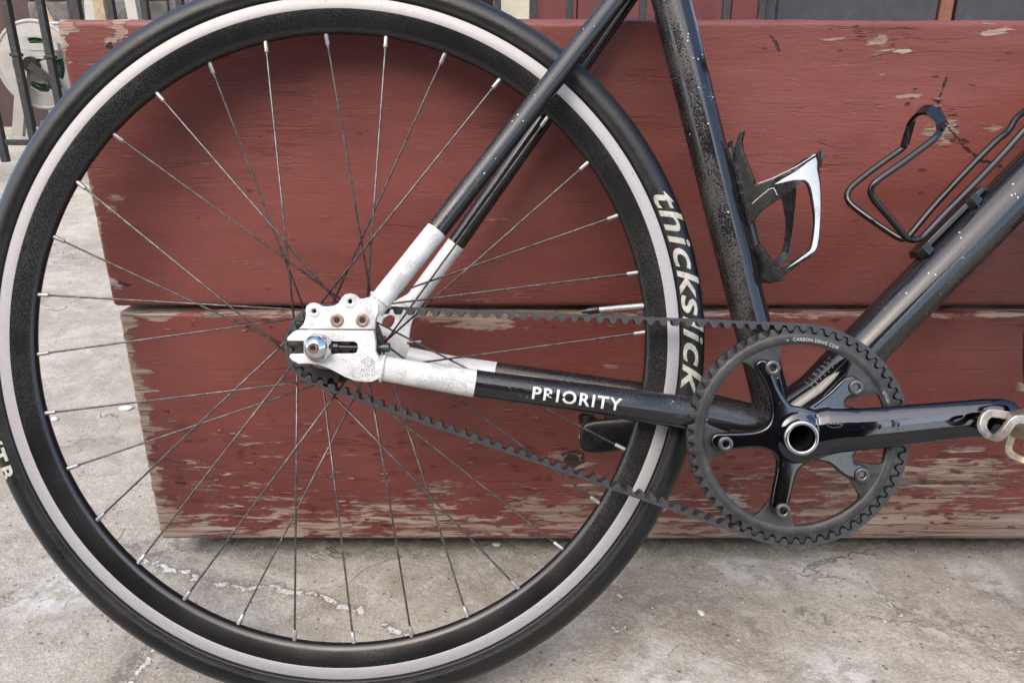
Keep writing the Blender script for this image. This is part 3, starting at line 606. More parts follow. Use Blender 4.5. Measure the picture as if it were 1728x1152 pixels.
# raised lip and inner guide behind the belt teeth
bobj('belt_guide', lathe([(88, 40), (94.5, 40), (94.5, 43.7), (88, 43.7)], 160, True), 'ring', ring, BU, BV, sh=40)
bobj('raised_band', lathe([(80.2, 49), (80.8, 49.7), (87.0, 49.7), (88.6, 49)], 160), 'ring', ring, BU, BV, sh=60)
for b in BA:
    cu_, cv_ = BU + 65 * math.cos(b), BV + 65 * math.sin(b)
    near_arm = math.degrees(b) in (41.0, 329.0)
    wz = 53.2 if near_arm else 60.6
    bb = bobj('chainring_bolt', lathe([(3.0, -3), (3.0, 1.2), (3.6, 1.7), (5.0, 1.7), (6.2, 1.2), (6.6, 0), (6.6, -6)], 28), 'steel', ring, cu_, cv_, wz, sh=40)
    bobj('bolt_socket', lathe([(0, -2), (3.05, -2), (3.05, 0)], 6), 'hub', bb.parent, cu_, cv_, wz, sh=30)
def arc_text(s, a_mid, r, size, w, parent, mat, off=0, spacing=1.0, shear=0, name='lettering'):
    v, f = curve_mesh(text=s, size=size, offset=off, spacing=spacing, shear=shear, res=2)
    out = []
    for x, y, _ in v:
        a = R(a_mid) - x / r; out.append(P(BU + (r + y) * math.cos(a), BV + (r + y) * math.sin(a), w))
    return obj(name, out, f, mat, parent)
arc_text('CARBON DRIVE CDX', 79.5, 83.8, 4.1, 49.95, ring, 'print_grey', .03, 1.05)
arc_text('GT1150', 24.0, 83.8, 3.4, 49.95, ring, 'print_grey', .02)
arc_text('\u2013', 96.5, 83.8, 4.1, 49.95, ring, 'print_white', .05)

NT1 = 20
s1 = (Lrun * 2 + arc2 + arc1 / 2); i1 = round(s1 / pb - .5); ph1 = aB - ((i1 + .5) * pb - 2 * Lrun - arc2) / R1
v, f = curve_mesh([sprocket_outline(0, 0, R1, NT1, ph1), circle2(0, 0, 21, 40)], extrude=5.6, bev=.3)
cog = bobj('rear_sprocket', (v, f), 'hub', None, 0, 0, 45, sh=40)
bobj('sprocket_flange', lathe([(20, 38.6), (33.5, 38.6), (34.5, 39.2), (34.5, 40), (20, 40)], 60, True), 'hub', cog, sh=40)
bobj('lockring', lathe([(12, 47), (19, 47), (20.5, 48), (20.5, 51.4), (19, 52), (12, 52)], 40, True), 'rust', cog, sh=40)

# ---- crank set
SPIDER = [(371.2, -14.4), (374.0, -10.9), (378.9, -10.1), (383.4, -12.8), (385.4, -18.7), (389.9, -31.0), (395.9, -41.7), (402.8, -49.1), (413.5, -51.4), (427.3, -57.2), (430.5, -72.9), (427.8, -88.6), (418.3, -98.5), (410.6, -104.4), (406.9, -112.3), (403.6, -128.1), (401.1, -138.0), (398.6, -142.0), (392.8, -144.0), (387.4, -141.1), (386.2, -136.1), (388.5, -120.3), (391.1, -104.5), (390.0, -94.7), (383.1, -88.8), (371.3, -86.5), (351.9, -88.2), (342.1, -89.0), (336.2, -86.7), (333.8, -81.2), (335.7, -75.6), (340.9, -73.7), (361.4, -73.2), (375.0, -71.2), (382.7, -66.2), (386.1, -57.4), (384.3, -43.7), (379.2, -30.0), (373.2, -20.3)]
ARM41 = [(412.3, -54.3), (422.0, -50.3), (437.5, -38.4), (450.0, -26.5), (458.8, -24.9), (465.2, -31.4), (462.0, -39.3), (453.6, -43.2), (451.4, -50.2), (471.1, -56.0), (441.9, -64.1), (420.3, -66.1)]
ARM329 = [(422.9, -97.9), (436.7, -100.8), (450.7, -111.7), (460.6, -114.6), (470.4, -113.6), (472.3, -105.6), (466.2, -101.6), (460.3, -100.7), (459.2, -93.7), (462.1, -88.7), (444.4, -86.8), (428.6, -87.9)]
def pl(outline, w0, w1, bev, holes=()):
    v, f = curve_mesh([smooth_loop(outline, 3)] + list(holes), extrude=(w1 - w0) / 2, bev=bev); return [(a, b, c + (w0 + w1) / 2) for a, b, c in v], f
def arm_loft(secs, sect):
    V = []; F = []; k = len(sect)
    for (cu_, cv_, cw, hh, tt) in secs:
        for a, b in sect: V.append((cu_, cv_ + a * hh, cw + b * tt))
    for i in range(len(secs) - 1):
        for j in range(k): F.append((i * k + j, i * k + (j + 1) % k, (i + 1) * k + (j + 1) % k, (i + 1) * k + j))
    F.append(tuple(range(k - 1, -1, -1))); F.append(tuple((len(secs) - 1) * k + j for j in range(k))); return V, F
sect = [(1.0, -.55), (1.0, -.1), (.93, .22), (.72, .62), (.42, .90), (.1, 1.0), (-.25, .97), (-.6, .80), (-.88, .42), (-1.0, 0), (-1.0, -.5), (-.8, -.9), (0, -1.0), (.8, -.9)]
secs = [(424, -75, 57, 20.8, 7), (433.5, -72.5, 58, 20.4, 7.2), (446, -71, 59, 19, 7.2), (459, -70.2, 60, 18.3, 7.2), (483, -67.7, 61.5, 17.5, 7), (512, -64.2, 63.5, 16.9, 6.8), (541, -60.8, 65.5, 16.3, 6.6), (566, -58.4, 67, 16.2, 6.6), (578, -57.6, 67.5, 15.4, 6.4), (586, -57.2, 68, 12.8, 6), (591, -57.2, 68, 8.0, 5)]
body = joinvf(pl(SPIDER, 51.5, 59.5, 1.6, [circle2(BU, BV, 14, 48)]), arm_loft(secs, sect), lathe([(11.6, 46), (21, 46), (21, 57), (18.5, 60.2), (15.6, 61.6), (11.6, 61.6)], 64, True) if False else ([], []))
hubv, hubf = lathe([(12.2, 44), (22, 44), (22, 57.5), (19.5, 60.2), (16.2, 61.6), (12.2, 61.6)], 64, True)
body = joinvf(body, ([(a + BU, b + BV, c) for a, b, c in hubv], hubf), pl(ARM41, 48.6, 52.8, 1.0), pl(ARM329, 48.6, 52.8, 1.0))
crank = bobj('crank_arm', body, 'crank_black', None, sh=0)
crank['label'] = 'polished black right crank arm with five armed spider'
rmh = crank.modifiers.new('remesh', 'REMESH'); rmh.mode = 'VOXEL'; rmh.voxel_size = .00085; rmh.use_smooth_shade = True
smh = crank.modifiers.new('smooth', 'SMOOTH'); smh.factor = .5; smh.iterations = 8
# bore of the hollow spindle and its bright ring
bobj('spindle_ring', lathe([(11.2, 56), (11.2, 62.6), (11.9, 63.4), (14.0, 63.4), (15.2, 62.4), (15.6, 60)], 64), 'steel_bright', crank, BU, BV, sh=50)
bobj('spindle_bore', lathe([(0, 5), (11.2, 5), (11.25, 62.8)], 48), 'void', crank, BU, BV, sh=40)
# oval maker's mark on the arm
v, f = curve_mesh([[(436.8 + 7.2 * math.cos(a), -63.2 + 4.4 * math.sin(a)) for a in np.linspace(0, 2 * math.pi, 40, endpoint=False)], [(436.8 + 6.8 * math.cos(a), -63.2 + 4.05 * math.sin(a)) for a in np.linspace(0, 2 * math.pi, 40, endpoint=False)]], extrude=0, bev=0)
v2, f2 = curve_mesh(text='Gates', size=4.6, shear=.35, offset=.04); v2 = [(a + 436.9, b - 63.3, c) for a, b, c in v2]
mark = bobj('maker_mark', joinvf((v, f), (v2, f2)), 'logo_dim', crank, 0, 0, 70, sh=0)
swm = mark.modifiers.new('wrap', 'SHRINKWRAP'); swm.target = crank; swm.wrap_method = 'PROJECT'; swm.use_project_z = False; swm.use_project_y = True; swm.use_negative_direction = True; swm.use_positive_direction = True; swm.offset = .00012
# left crank arm
sect2 = [(a, -b) for a, b in sect][::-1]
ls = [(BU - 8, BV - 2, -57, 18, 7), (380, -80.5, -59, 17, 7), (330, -87, -62, 15.6, 6.8), (285, -93.3, -65, 17, 6.6), (262, -96, -67, 17.6, 6.6), (246, -97.6, -68, 17.4, 6.4), (238, -98.3, -68.5, 16.2, 6.2), (233, -98.8, -68.5, 13, 5.6), (231, -99, -68.5, 9, 5)]
v, f = arm_loft(ls, sect2)
lc = bobj('crank_arm', (v, f), 'satin_black', None, sh=60); lc['label'] = 'left crank arm half hidden behind the wheel'
ss = lc.modifiers.new('sub', 'SUBSURF'); ss.levels = 1; ss.render_levels = 2
bobj('pedal_bolt', lathe([(0, -63), (3.4, -63), (3.4, -60.6), (5.6, -60.6), (5.8, -61.2), (5.8, -66)], 6), 'hub', lc, 251, -97, 0, sh=30)

# ---- pedals
def pedal(cu_, cv_, s, rot, wg=1.0):
    pd = bobj('pedal', lathe([(0, 74), (6.5, 74), (7.5, 77), (7.5, 81), (5.2, 83), (5.2, 120), (8, 122), (9, 128), (7, 132), (0, 133)], 24) if s > 0 else
              ([(a, b, -c) for a, b, c in lathe([(0, 70), (6.5, 70), (7.5, 74), (7.5, 78), (5.2, 80), (5.2, 112), (8, 114), (8, 119), (0, 121)], 24)[0]], [q[::-1] for q in lathe([(0, 70), (6.5, 70), (7.5, 74), (7.5, 78), (5.2, 80), (5.2, 112), (8, 114), (8, 119), (0, 121)], 24)[1]]), 'steel', None, cu_, cv_)
    c, sn = math.cos(rot), math.sin(rot); w0 = 84
    def wing(pts, mat, hw, ht):
        q = [(cu_ + wg * (a * c - b * sn), cv_ + wg * (a * sn + b * c), s * (w0 + z)) for a, b, z in pts]
        v, f = sweep(catmull(q, 4), [(-hw, -ht), (hw, -ht), (hw, ht), (-hw, ht)]); o = bobj('wing', (v, f), mat, pd, sh=50); bevel(o, .0006, 2); return o
    for m in (1, -1):
        wing([(m * 6, -7 * m, 2), (m * 22, -12 * m, 1), (m * 31, -3 * m, 4), (m * 32, 4 * m, 18), (m * 31, -3 * m, 32), (m * 22, -12 * m, 35), (m * 6, -7 * m, 34)], 'pedal_steel' if s > 0 else 'satin_black', 3.4, 2.0)
        wing([(7 * m, m * 6, 4), (13 * m, m * 21, 3), (4 * m, m * 30, 6), (-3 * m, m * 31, 18), (4 * m, m * 30, 30), (13 * m, m * 21, 33), (7 * m, m * 6, 32)], 'brass' if s > 0 else 'steel', 3.0, 1.6)
    v, f = curve_mesh([smooth_loop([(-11, -8), (0, -12), (11, -8), (12, 0), (11, 8), (0, 12), (-11, 8), (-12, 0)], 2)], extrude=13, bev=2)
    v = [(cu_ + a * c - b * sn, cv_ + a * sn + b * c, z + s * (w0 + 18)) for a, b, z in v]; bobj('pedal_body', (v, f), 'brass' if s > 0 else 'satin_black', pd, sh=50)
    return pd
pedal(578.5, -59.5, 1, R(12)); pedal(251, -97, -1, R(140), .62)

# ---- frame tubes
def two_tone(name, p0, pj, p1, r0, rj, r1, label=None, k0=6, k1=10):
    a = line(p0, pj, k0); b = line(pj, p1, k1); pts = a + b; rad = list(np.linspace(r0, rj, k0 + 1)) + list(np.linspace(rj, r1, k1 + 1))
    pts.insert(k0 + 1, pts[k0]); pts.pop(k0 + 1)
    o = btube(name, pts, rad, ['frame_white', 'frame_black'], None, 28, [0] * k0 + [0] + [1] * (k1 + 4))
    if label: o['label'] = label
    return o
two_tone('seat_stay', (44, 31.5, 66), (97.1, 99.5, 57), (294, 361.8, 13), 9.2, 9.3, 9.3, 'near seat stay, black with a white lower end')
two_tone('seat_stay', (57, 36, -64.5), (104.6, 98.4, -57), (294.5, 360.5, -14.4), 9.2, 9.3, 9.3, 'far seat stay, black with a white lower end')
cs_r = [(46, -17.1, 67), (90, -25, 62), (129.9, -31.6, 58), (170, -37.3, 54), (209, -42.8, 50), (245, -48.2, 46), (280, -53.5, 41), (310, -58, 37), (345, -63, 33), (390, -73, 30)]
cs_rad = [10.6, 11.3, 11.9, 12.3, 12.8, 13.4, 14.2, 14.6, 14.8, 15]
def stay(name, pts, rad, j, flat, label):
    P2 = catmull(pts, 4); rr = [float(np.interp(i / 4, range(len(rad)), rad)) for i in range(len(P2))]
    sc = [(r * (1 - flat * max(0, min(1, (i / 4 - 5) / 2))), r) for i, r in enumerate(rr)]
    v, f = sweep(P2, circ(28), sc, (0, 1, 0)); mi = [0 if q // 28 < j * 4 else 1 for q in range(len(f))]; mi[-2] = 0; mi[-1] = 1
    o = bobj(name, (v, f), ['frame_white', 'frame_black'], None, midx=mi, sh=60); o['label'] = label; return o
rcs = stay('chain_stay', cs_r, cs_rad, 2, .22, 'near chain stay, black with lettering and a white rear end')
cs_l = [(55, -17, -66.5), (100, -26, -61), (144.8, -32.5, -56), (200, -40, -50), (250, -47, -45), (293, -53, -40), (330, -58, -36), (390, -72, -30)]
stay('chain_stay', cs_l, [10.6, 11.3, 11.9, 12.3, 12.8, 13.4, 14.2, 14.6], 2, .22, 'far chain stay, black with a white rear end')
# PRIORITY along the near chain stay, wrapped over its round front
v, f = curve_mesh(text='PRIORITY', size=15.4, offset=.28, spacing=1.17, res=4); v, f = chop(v, f, 1.6)
kx = 77.0 / (max(a[0] for a in v) - min(a[0] for a in v)); out = []
random.seed(3)
wear_dots = [(-33.2, -1.2, 1.1), (-24, -3.2, 2.2), (-21.5, -4, 2.0), (-23, .5, 1.2), (-19, -1.0, 1.4), (-12.5, .5, 1.3), (-6.2, 1.6, 1.7), (-3.8, .6, 1.3), (21, .5, .9), (12, .4, .8)]
f = [q for q in f if not any(math.hypot(sum(v[i][0] for i in q) / len(q) * kx - a, sum(v[i][1] for i in q) / len(q) - b) < r_ for a, b, r_ in wear_dots)]
for x, y, _ in v:
    s_ = 217.3 + x * kx; cv_ = float(np.interp(s_, [p[0] for p in cs_r], [p[1] for p in cs_r])); cw = float(np.interp(s_, [p[0] for p in cs_r], [p[2] for p in cs_r])); rr = float(np.interp(s_, [p[0] for p in cs_r], cs_rad)) + .22
    a = (y - .6) / rr; out.append(P(s_ - .15 * rr * math.sin(a) * 0 + y * .14, cv_ + rr * math.sin(a), cw + rr * math.cos(a)))
obj('lettering', out, f, 'print_white', rcs)

SD = np.array([-.2560, .9667]); SN = np.array([.9667, .2560])
def stp(s, d=0.0): return np.array([BU, BV]) + SD * s + SN * d
st = btube('seat_tube', [(*stp(s), 0) for s in (0, 60, 130, 250, 400, 540, 575)], [17.2, 17.0, 17.0, 17.2, 17.4, 17.4, 17.4], 'seat_tube_black', None, 36)
DD = np.array([.690, .7238]); DD /= np.linalg.norm(DD); DN = np.array([DD[1], -DD[0]])
dt0 = np.array([489 - 1.0, -2.8 - .4]); 
def dtp(s, d=0.0): return np.array([488.6, -2.6]) + DD * s + DN * d
dt = btube('down_tube', [(*(np.array([BU + 2, BV + 6])), 0), (*dtp(-60), 0), (*dtp(0), 0), (*dtp(150), 0), (*dtp(300), 0), (*dtp(505), 0)], [21, 21.6, 22.2, 22.4, 22.2, 21], 'down_tube_black', None, 40)
bb = bobj('bottom_bracket', lathe([(15, -36), (21.5, -36), (22, -35), (22, 35), (21.5, 36), (15, 36)], 56, True), 'frame_black', None, BU, BV)
bobj('bearing_cup', lathe([(12, 36), (21, 36), (21.6, 37), (21.6, 43), (20, 44), (12, 44)], 56, True), 'black_plastic', bb, BU, BV)
bobj('bearing_cup', lathe([(12, -36), (12, -44), (20, -44), (21.6, -43), (21.6, -37), (21, -36)], 56, True), 'black_plastic', bb, BU, BV)
# sticker of fine print lines low on the down tube
V = []; F = []
random.seed(5)
def dt_patch(s0, s1, a0, a1, rr):
    o = len(V); k = 5
    for i in range(2):
        for j in range(k + 1):
            a = R(a0 + (a1 - a0) * j / k); c = dtp(s0 if i == 0 else s1) - DN * (rr * math.cos(a)) ; V.append(P(c[0], c[1], rr * math.sin(a)))
    for j in range(k): F.append((o + j, o + j + 1, o + k + 2 + j, o + k + 1 + j))
for r_ in range(9):
    s_ = -72 + r_ * 5.0; a = 26
    while a < 52:
        b = a + random.uniform(2, 7); dt_patch(s_, s_ + random.choice((.8, 1.2, 2.6)), a, min(b, 54), 22.15); a = b + random.uniform(1, 3)
for s0, s1, a0, a1 in ((-82, -20, 62, 63.2), (-82, -20, 82, 83.2), (-20.5, -19.5, 62, 83), (-82, -81, 62, 83)): dt_patch(s0, s1, a0, a1, 22.15)
obj('sticker_print', V, F, 'print_dim', dt)
# pale outline letters high on the seat tube
V = []; F = []
def st_strip(pts, hw):
    global V, F
    for (s0, a0), (s1, a1) in zip(pts[:-1], pts[1:]):
        o = len(V); q0 = np.array([s0, a0 * 17.4 * math.pi / 180]); q1 = np.array([s1, a1 * 17.4 * math.pi / 180]); d = (q1 - q0) / (np.linalg.norm(q1 - q0) + 1e-9); nn = np.array([-d[1], d[0]]) * hw
        k = 4
        for i in range(k + 1):
            for sg in (-1, 1):
                q = q0 + (q1 - q0) * i / k + nn * sg; a = q[1] / 17.4; c = stp(q[0], 17.45 * math.cos(a)); V.append(P(c[0], c[1], 17.45 * math.sin(a)))
        for i in range(k): F.append((o + 2 * i, o + 2 * i + 1, o + 2 * i + 3, o + 2 * i + 2))
st_strip([(408, 40), (405, 33), (372, 32), (369, 24), (336, 22), (334, 12)], .45); st_strip([(368, 20), (372, 12), (336, 10)], .4); st_strip([(440, 44), (412, 30)], .4)
obj('lettering', V, F, 'print_white', st)

# ---- dropouts
DROP_UP = [(-16.5, 15.3), (-12.6, 19.3), (-11.0, 24.0), (-10.4, 27.4), (-10.9, 30.9), (-9.9, 34.8), (-6.8, 36.9), (-3.4, 37.3), (0.0, 36.2), (3.1, 34.2), (7.4, 33.9), (13.4, 34.8), (17.3, 37.4), (19.5, 41.3), (22.5, 44.3), (26.8, 45.2), (31.1, 44.1), (34.1, 40.9), (37.6, 40.7), (41.9, 41.8), (45.7, 42.2), (50.0, 35.4), (50.3, 29.3), (48.1, 24.2), (47.1, 15.2)]
DROP_LO = [(-18.3, 14.4), (46.5, 14.3), (46.9, 9.5), (47.7, 4.4), (47.7, -3.4), (51.1, -9.4), (52.6, -15.5), (52.1, -21.5), (49.5, -26.7), (44.1, -29.0), (37.2, -29.0), (28.6, -27.7), (20.8, -24.4), (13.0, -20.1), (6.1, -16.9), (-1.6, -14.4), (-9.4, -13.8), (-17.2, -14.0), (-22.4, -11.2), (-25.1, -8.0), (-23.9, -5.8), (-12.8, -5.5), (29.6, -5.2), (32.0, -3.9), (33.0, -0.4), (32.2, 3.3), (30.0, 4.7), (9.8, 4.9), (-26.1, 5.2), (-26.7, 7.6), (-24.3, 10.2), (-21.3, 12.8)]
dr = plate('dropout', DROP_LO, 69, 76, 'frame_white', bev=.7, k=1, sm=False); dr['label'] = 'white slotted rear dropout plate with stamped lettering'
du = plate('dropout_cover', DROP_UP, 69.4, 76.3, 'frame_white', dr, [circle2(-3.4, 30.2, 2.0), circle2(26.8, 38.3, 2.0)], .7, 1, False)
for c_ in ((-3.4, 30.2), (26.8, 38.3)):
    bobj('eyelet', lathe([(2.0, 70), (2.0, 76.9), (2.6, 77.3), (4.6, 77.1), (6.0, 76.2)], 28), 'frame_white', dr, *c_, sh=50)
    bobj('eyelet_hole', lathe([(0, 70), (2.05, 70), (2.05, 76)], 16), 'hub', dr, *c_, sh=30)
for c_ in ((15.7, 22.6), (37.0, 22.6)):
    bobj('plate_bolt', lathe([(2.6, 74), (2.6, 76.9), (3.0, 77.2), (5.0, 77.2), (5.7, 76.8), (5.8, 75)], 36), 'rust', dr, *c_, sh=40)
    bobj('bolt_socket', lathe([(0, 76.6), (1.5, 76.62), (2.7, 76.6)], 6), 'void', dr, *c_, sh=30)  # flat black disc painted as the dark inside of the socket
# weld beads round the stay ends where they meet the plate
def weld(c, d, r, parent):
    d = Vector(d).normalized(); x = d.orthogonal().normalized(); y = d.cross(x); c = Vector(c)
    btube('weld_bead', [tuple(c + x * (r * math.cos(a)) + y * (r * math.sin(a))) for a in np.linspace(0, 2 * math.pi, 41)], [1.7 + .25 * math.sin(i * 2.1) for i in range(41)], 'frame_white', parent, 8, up=tuple(d))
weld((50.5, 39.9, 65.5), (46, 59, -7.5), 9.0, dr); weld((52.0, -18.3, 67.2), (39, -7, -4.5), 10.4, dr)
def thin(loops): return curve_mesh(loops, extrude=0, bev=0)
dm = [(41.4 - 6.3, -12.1), (41.4, -7.5), (41.4 + 6.3, -12.1), (41.4, -16.7)]; di = [(41.4 - 5.6, -12.1), (41.4, -8.05), (41.4 + 5.6, -12.1), (41.4, -16.15)]
etch = [thin([dm, di])]
for s_, cu_, cv_, sz, spc in (('174', 41.4, -12.1, 4.3, 1.25), ('HUD', 41.4, -19.3, 4.3, 1.6), ('SON', 41.4, -23.6, 4.3, 1.6)):
    v, f = curve_mesh(text=s_, size=sz, spacing=spc); etch.append(([(a + cu_, b + cv_, c) for a, b, c in v], f))
bobj('stamped_lettering', joinvf(*etch), 'etch', dr, 0, 0, 76.06, sh=0)
# dome nut, washer, tension bolt in the slot
bobj('axle_nut', lathe([(11.6, 76.2), (12.1, 77), (12.2, 79), (11.8, 82), (10.7, 85.2), (8.8, 88.4), (6.3, 91), (4.4, 92.2), (4.2, 93.4), (0, 93.4)], 56), 'silver', None, sh=30)
bobj('washer', lathe([(5, 66), (14.5, 66), (14.5, 68.6), (5, 68.6)], 40, True), 'steel', None, sh=40)
btube('tension_bolt', [(9, 0, 72), (16, -.2, 72), (16.2, -.2, 72), (33, -.6, 71)], [4.6, 4.6, 2.6, 2.6], 'black_plastic', dr, 18)
tb = btube('tension_bolt', [(43, -1.4, 62), (50, -1.0, 62), (50.2, -1.0, 62), (57, -.6, 62), (57.6, -.6, 62)], [2.6, 2.6, 3.9, 3.9, 3.3], 'steel', dr, 18)
LD = [(30.3, 35.8), (38.6, 39.5), (48.8, 45.1), (56.2, 49.7), (62, 52), (70, 46), (66, 33.1), (61.6, 26.6), (57.6, 18.3), (55.4, 7.2), (55.0, -6.7), (63.5, -10.4), (70.9, -14.1), (69.1, -26.3), (50.5, -26.5), (30.1, -24), (8, -16), (-22, -12), (-25, -7), (-10, -5.5), (31, -5), (33, 0), (31, 5), (-25, 5.2), (-22, 12), (10, 20), (21.0, 33.0)]
ld = plate('dropout', LD, -76, -69, 'frame_white', None, [smooth_loop([(28.4, 21.9), (35.8, 26.2), (40.4, 23.4), (38.6, 16.4), (33.0, 12.3), (27.4, 15.4)], 3)], .7, 1, False); ld['label'] = 'far white dropout plate seen behind the hub'
btube('tension_bolt', [(53, -2.2, -71), (61, -2.1, -71), (61.2, -2.1, -71), (68, -2.0, -71)], [2.6, 2.6, 3.9, 3.9], 'steel', ld, 18)
bobj('eyelet_hole', lathe([(0, -60), (1.9, -60), (1.9, -57)], 14), 'hub', ld, 66.5, 49.5, 1.5, sh=30)
bobj('axle_nut', ([(a, b, -c) for a, b, c in lathe([(11.6, 76.2), (12.1, 79), (10.7, 85), (8.8, 88), (0, 90)], 40)[0]], [q[::-1] for q in lathe([(11.6, 76.2), (12.1, 79), (10.7, 85), (8.8, 88), (0, 90)], 40)[1]]), 'silver', None, sh=30)

# ---- bottle cages
CAGE1 = [(368.9, 191.4, 22.6), (367.7, 183.6, 17.7), (369.6, 174.2, 16.7), (374.1, 161.4, 18.6), (379.0, 148.6, 21.0), (380.4, 144.4, 21.3), (392.5, 148.0, 32.5), (409.8, 156.7, 37.0), (430.7, 169.3, 27.4), (443.0, 178.1, 13.0), (446.0, 171.4, 12.0), (439.1, 161.1, 20.5), (434.0, 157.1, 27.4), (434.8, 144.5, 29.4), (434.4, 126.4, 32.7), (433.2, 105.8, 35.3), (430.7, 88.0, 36.8), (426.0, 79.9, 36.9), (416.2, 73.3, 34.3), (403.9, 61.5, 23.3), (399.8, 57.6, 15.2), (394.7, 57.8, 9.0), (390.4, 62.0, 9.0), (388.8, 73.3, 9.0), (383.7, 87.4, 9.0), (383.6, 91.0, 9.0), (387.1, 91.7, 9.0), (391.7, 84.3, 12.9), (397.0, 74.2, 18.3), (400.2, 69.9, 21.4), (409.2, 74.8, 31.0), (420.7, 84.0, 36.4), (424.5, 89.4, 37.0), (426.3, 100.2, 36.9), (427.3, 113.7, 36.3), (425.5, 127.3, 35.9), (422.6, 139.4, 35.8), (419.7, 144.0, 36.2), (416.1, 144.9, 36.7), (406.3, 136.6, 36.3), (399.2, 131.6, 33.7), (386.8, 122.3, 22.0), (382.4, 115.5, 9.6), (379.1, 109.9, 9.0), (377.0, 111.3, 9.0), (372.5, 129.6, 9.0), (366.6, 147.8, 9.0), (362.8, 167.4, 9.0), (363.3, 179.9, 9.0), (365.3, 190.1, 16.4), (367.4, 192.2, 20.9)]
CAGEW = [(393.3, 143.3), (409.8, 153.3), (430.6, 167.6), (431.2, 156.7), (433.5, 144.4), (433.4, 126.3), (432.1, 105.7), (429.7, 88.0), (425.3, 82.6), (416.1, 76.0), (406.9, 69.2), (416.0, 78.0), (423.3, 84.0), (425.5, 89.4), (427.3, 100.2), (428.1, 113.8), (426.7, 127.3), (424.2, 139.5), (420.9, 144.5), (416.8, 146.3), (406.0, 145.7)]
def cage_w(u, v):
    d = (u - BU) * SN[0] + (v - BV) * SN[1] - 17
    if d < 41: return 9 + 28 * math.sin(math.pi / 2 * max(0, min(1, d / 40)))
    return math.sqrt(max(37 * 37 - (d - 41) ** 2, 100))
def cage_side(name, loop, s, mat, parent, off=0, thick=2.4, k=2):
    v, f = curve_mesh([smooth_loop([p[:2] for p in loop], k)], extrude=0, bev=0); v, f = chop(v, f, 3.0)
    o = obj(name, [P(a, b, s * (cage_w(a, b) + off)) for a, b, _ in v], f if s > 0 else [q[::-1] for q in f], mat, parent)
    sd = o.modifiers.new('solid', 'SOLIDIFY'); sd.thickness = thick / 1000; sd.offset = -1; bevel(o, .0005, 2, 50); return o
cb = [stp(s, 17.0) for s in (138, 285)]
cage = btube('bottle_cage', [(*stp(s, 19.0), 0) for s in (140, 165, 200, 240, 262)], [4.5, 6, 6, 6, 4.5], 'black_plastic', None, 14); cage['label'] = 'black bottle cage with a white side band, on the seat tube'
cage_side('side_arm', CAGE1, 1, 'black_plastic', cage); cage_side('side_arm', CAGE1, -1, 'black_plastic', cage)
cage_side('white_band', CAGEW, 1, 'cage_white', cage, .35, .3, 2)
v, f = curve_mesh(text='CD', size=6.2, shear=.2, offset=.03); c, s_ = math.cos(R(84)), math.sin(R(84))
obj('lettering', [P(430.2 + a * c - b * s_, 118 + a * s_ + b * c, cage_w(430.2 + a * c - b * s_, 118 + a * s_ + b * c) + .6) for a, b, _ in v], f, 'print_grey', cage)
btube('pin_stripe', [(a, b, cage_w(a, b) + .3) for a, b in ((379, 128.5), (384, 134), (390, 139.5), (393, 140.2), (394.5, 137.5), (396, 133.5))], .35, 'print_white', cage, 6)
btube('pin_stripe', [(a, b, cage_w(a, b) + .3) for a, b in ((381.5, 145.2), (392.5, 148.8), (409.8, 157.4), (430.2, 169.9))], .35, 'print_white', cage, 6)
btube('tongue', [(398, 58.8, 0), (408, 60.2, 0), (416, 61.0, 0)], [2.2, 1.6, 1.0], 'black_plastic', cage, 10)
NEAR = [(537.4, 188.4, 31), (529.2, 180.5, 34), (503.2, 161.3, 36), (482.9, 146.8, 36), (477.7, 140.3, 35), (478.3, 134.5, 33), (485.0, 126.5, 30), (501.4, 113.4, 22), (518.6, 99.4, 13), (526.4, 97.0, 9), (532.6, 97.4, 8), (539.3, 101.5, 7), (559.1, 122.8, 7), (583.7, 148.1, 7), (608.2, 174.5, 7), (626.6, 196.2, 8), (643.3, 215.3, 12), (655, 232, 16)]
FAR = [(539.2, 191.2, -33), (536.7, 187.6, -35), (514.7, 171.8, -36), (493.6, 155.0, -36), (486.7, 146.8, -35), (485.7, 139.9, -33), (490.2, 132.1, -30), (505.9, 116.3, -20), (520.7, 103.1, -12), (525.8, 99.6, -9), (530.5, 100.1, -8), (535.5, 105.3, -8), (554.3, 128.6, -8), (583.2, 160.8, -8), (610.7, 189.1, -8), (623.3, 199.2, -10), (633.2, 212.2, -14), (645.6, 222.1, -17), (655, 232, -18)]
STRAP = [(537.4, 188.4, 31), (543.8, 196.1, 24), (545.7, 205.7, 15), (544.7, 213.0, 6), (543.1, 217.4, -3), (541.4, 217.6, -12), (539.8, 212.5, -20), (539.6, 202.4, -27), (539.2, 191.2, -33)]
path = catmull(NEAR, 5)
wc = btube('bottle_cage', path, 3.0, 'gloss_rod', None, 14, up=None); wc['label'] = 'glossy black wire bottle cage on the down tube'
btube('cage_rod', catmull(FAR, 5), 3.0, 'gloss_rod', wc, 14, up=None)
btube('cage_rod', catmull([(655, 232, 16), (662, 241, 12), (665, 244, 0), (662, 241, -12), (655, 232, -18)], 5), 2.75, 'gloss_rod', wc, 14, up=None)
v, f = sweep(catmull(STRAP, 5), [(-1.6, -4.6), (1.6, -4.6), (1.9, 0), (1.6, 4.6), (-1.6, 4.6), (-1.9, 0)], up=(.62, .78, 0)); bobj('cage_strap', (v, f), 'gloss_rod', wc, sh=60)
o = plate('cage_mount', [tuple(dtp(s, -d)) for s, d in ((92, 24), (95, 29.5), (176, 29.5), (180, 24))], -9, 9, 'black_plastic', wc, (), 1.2, 1, False)
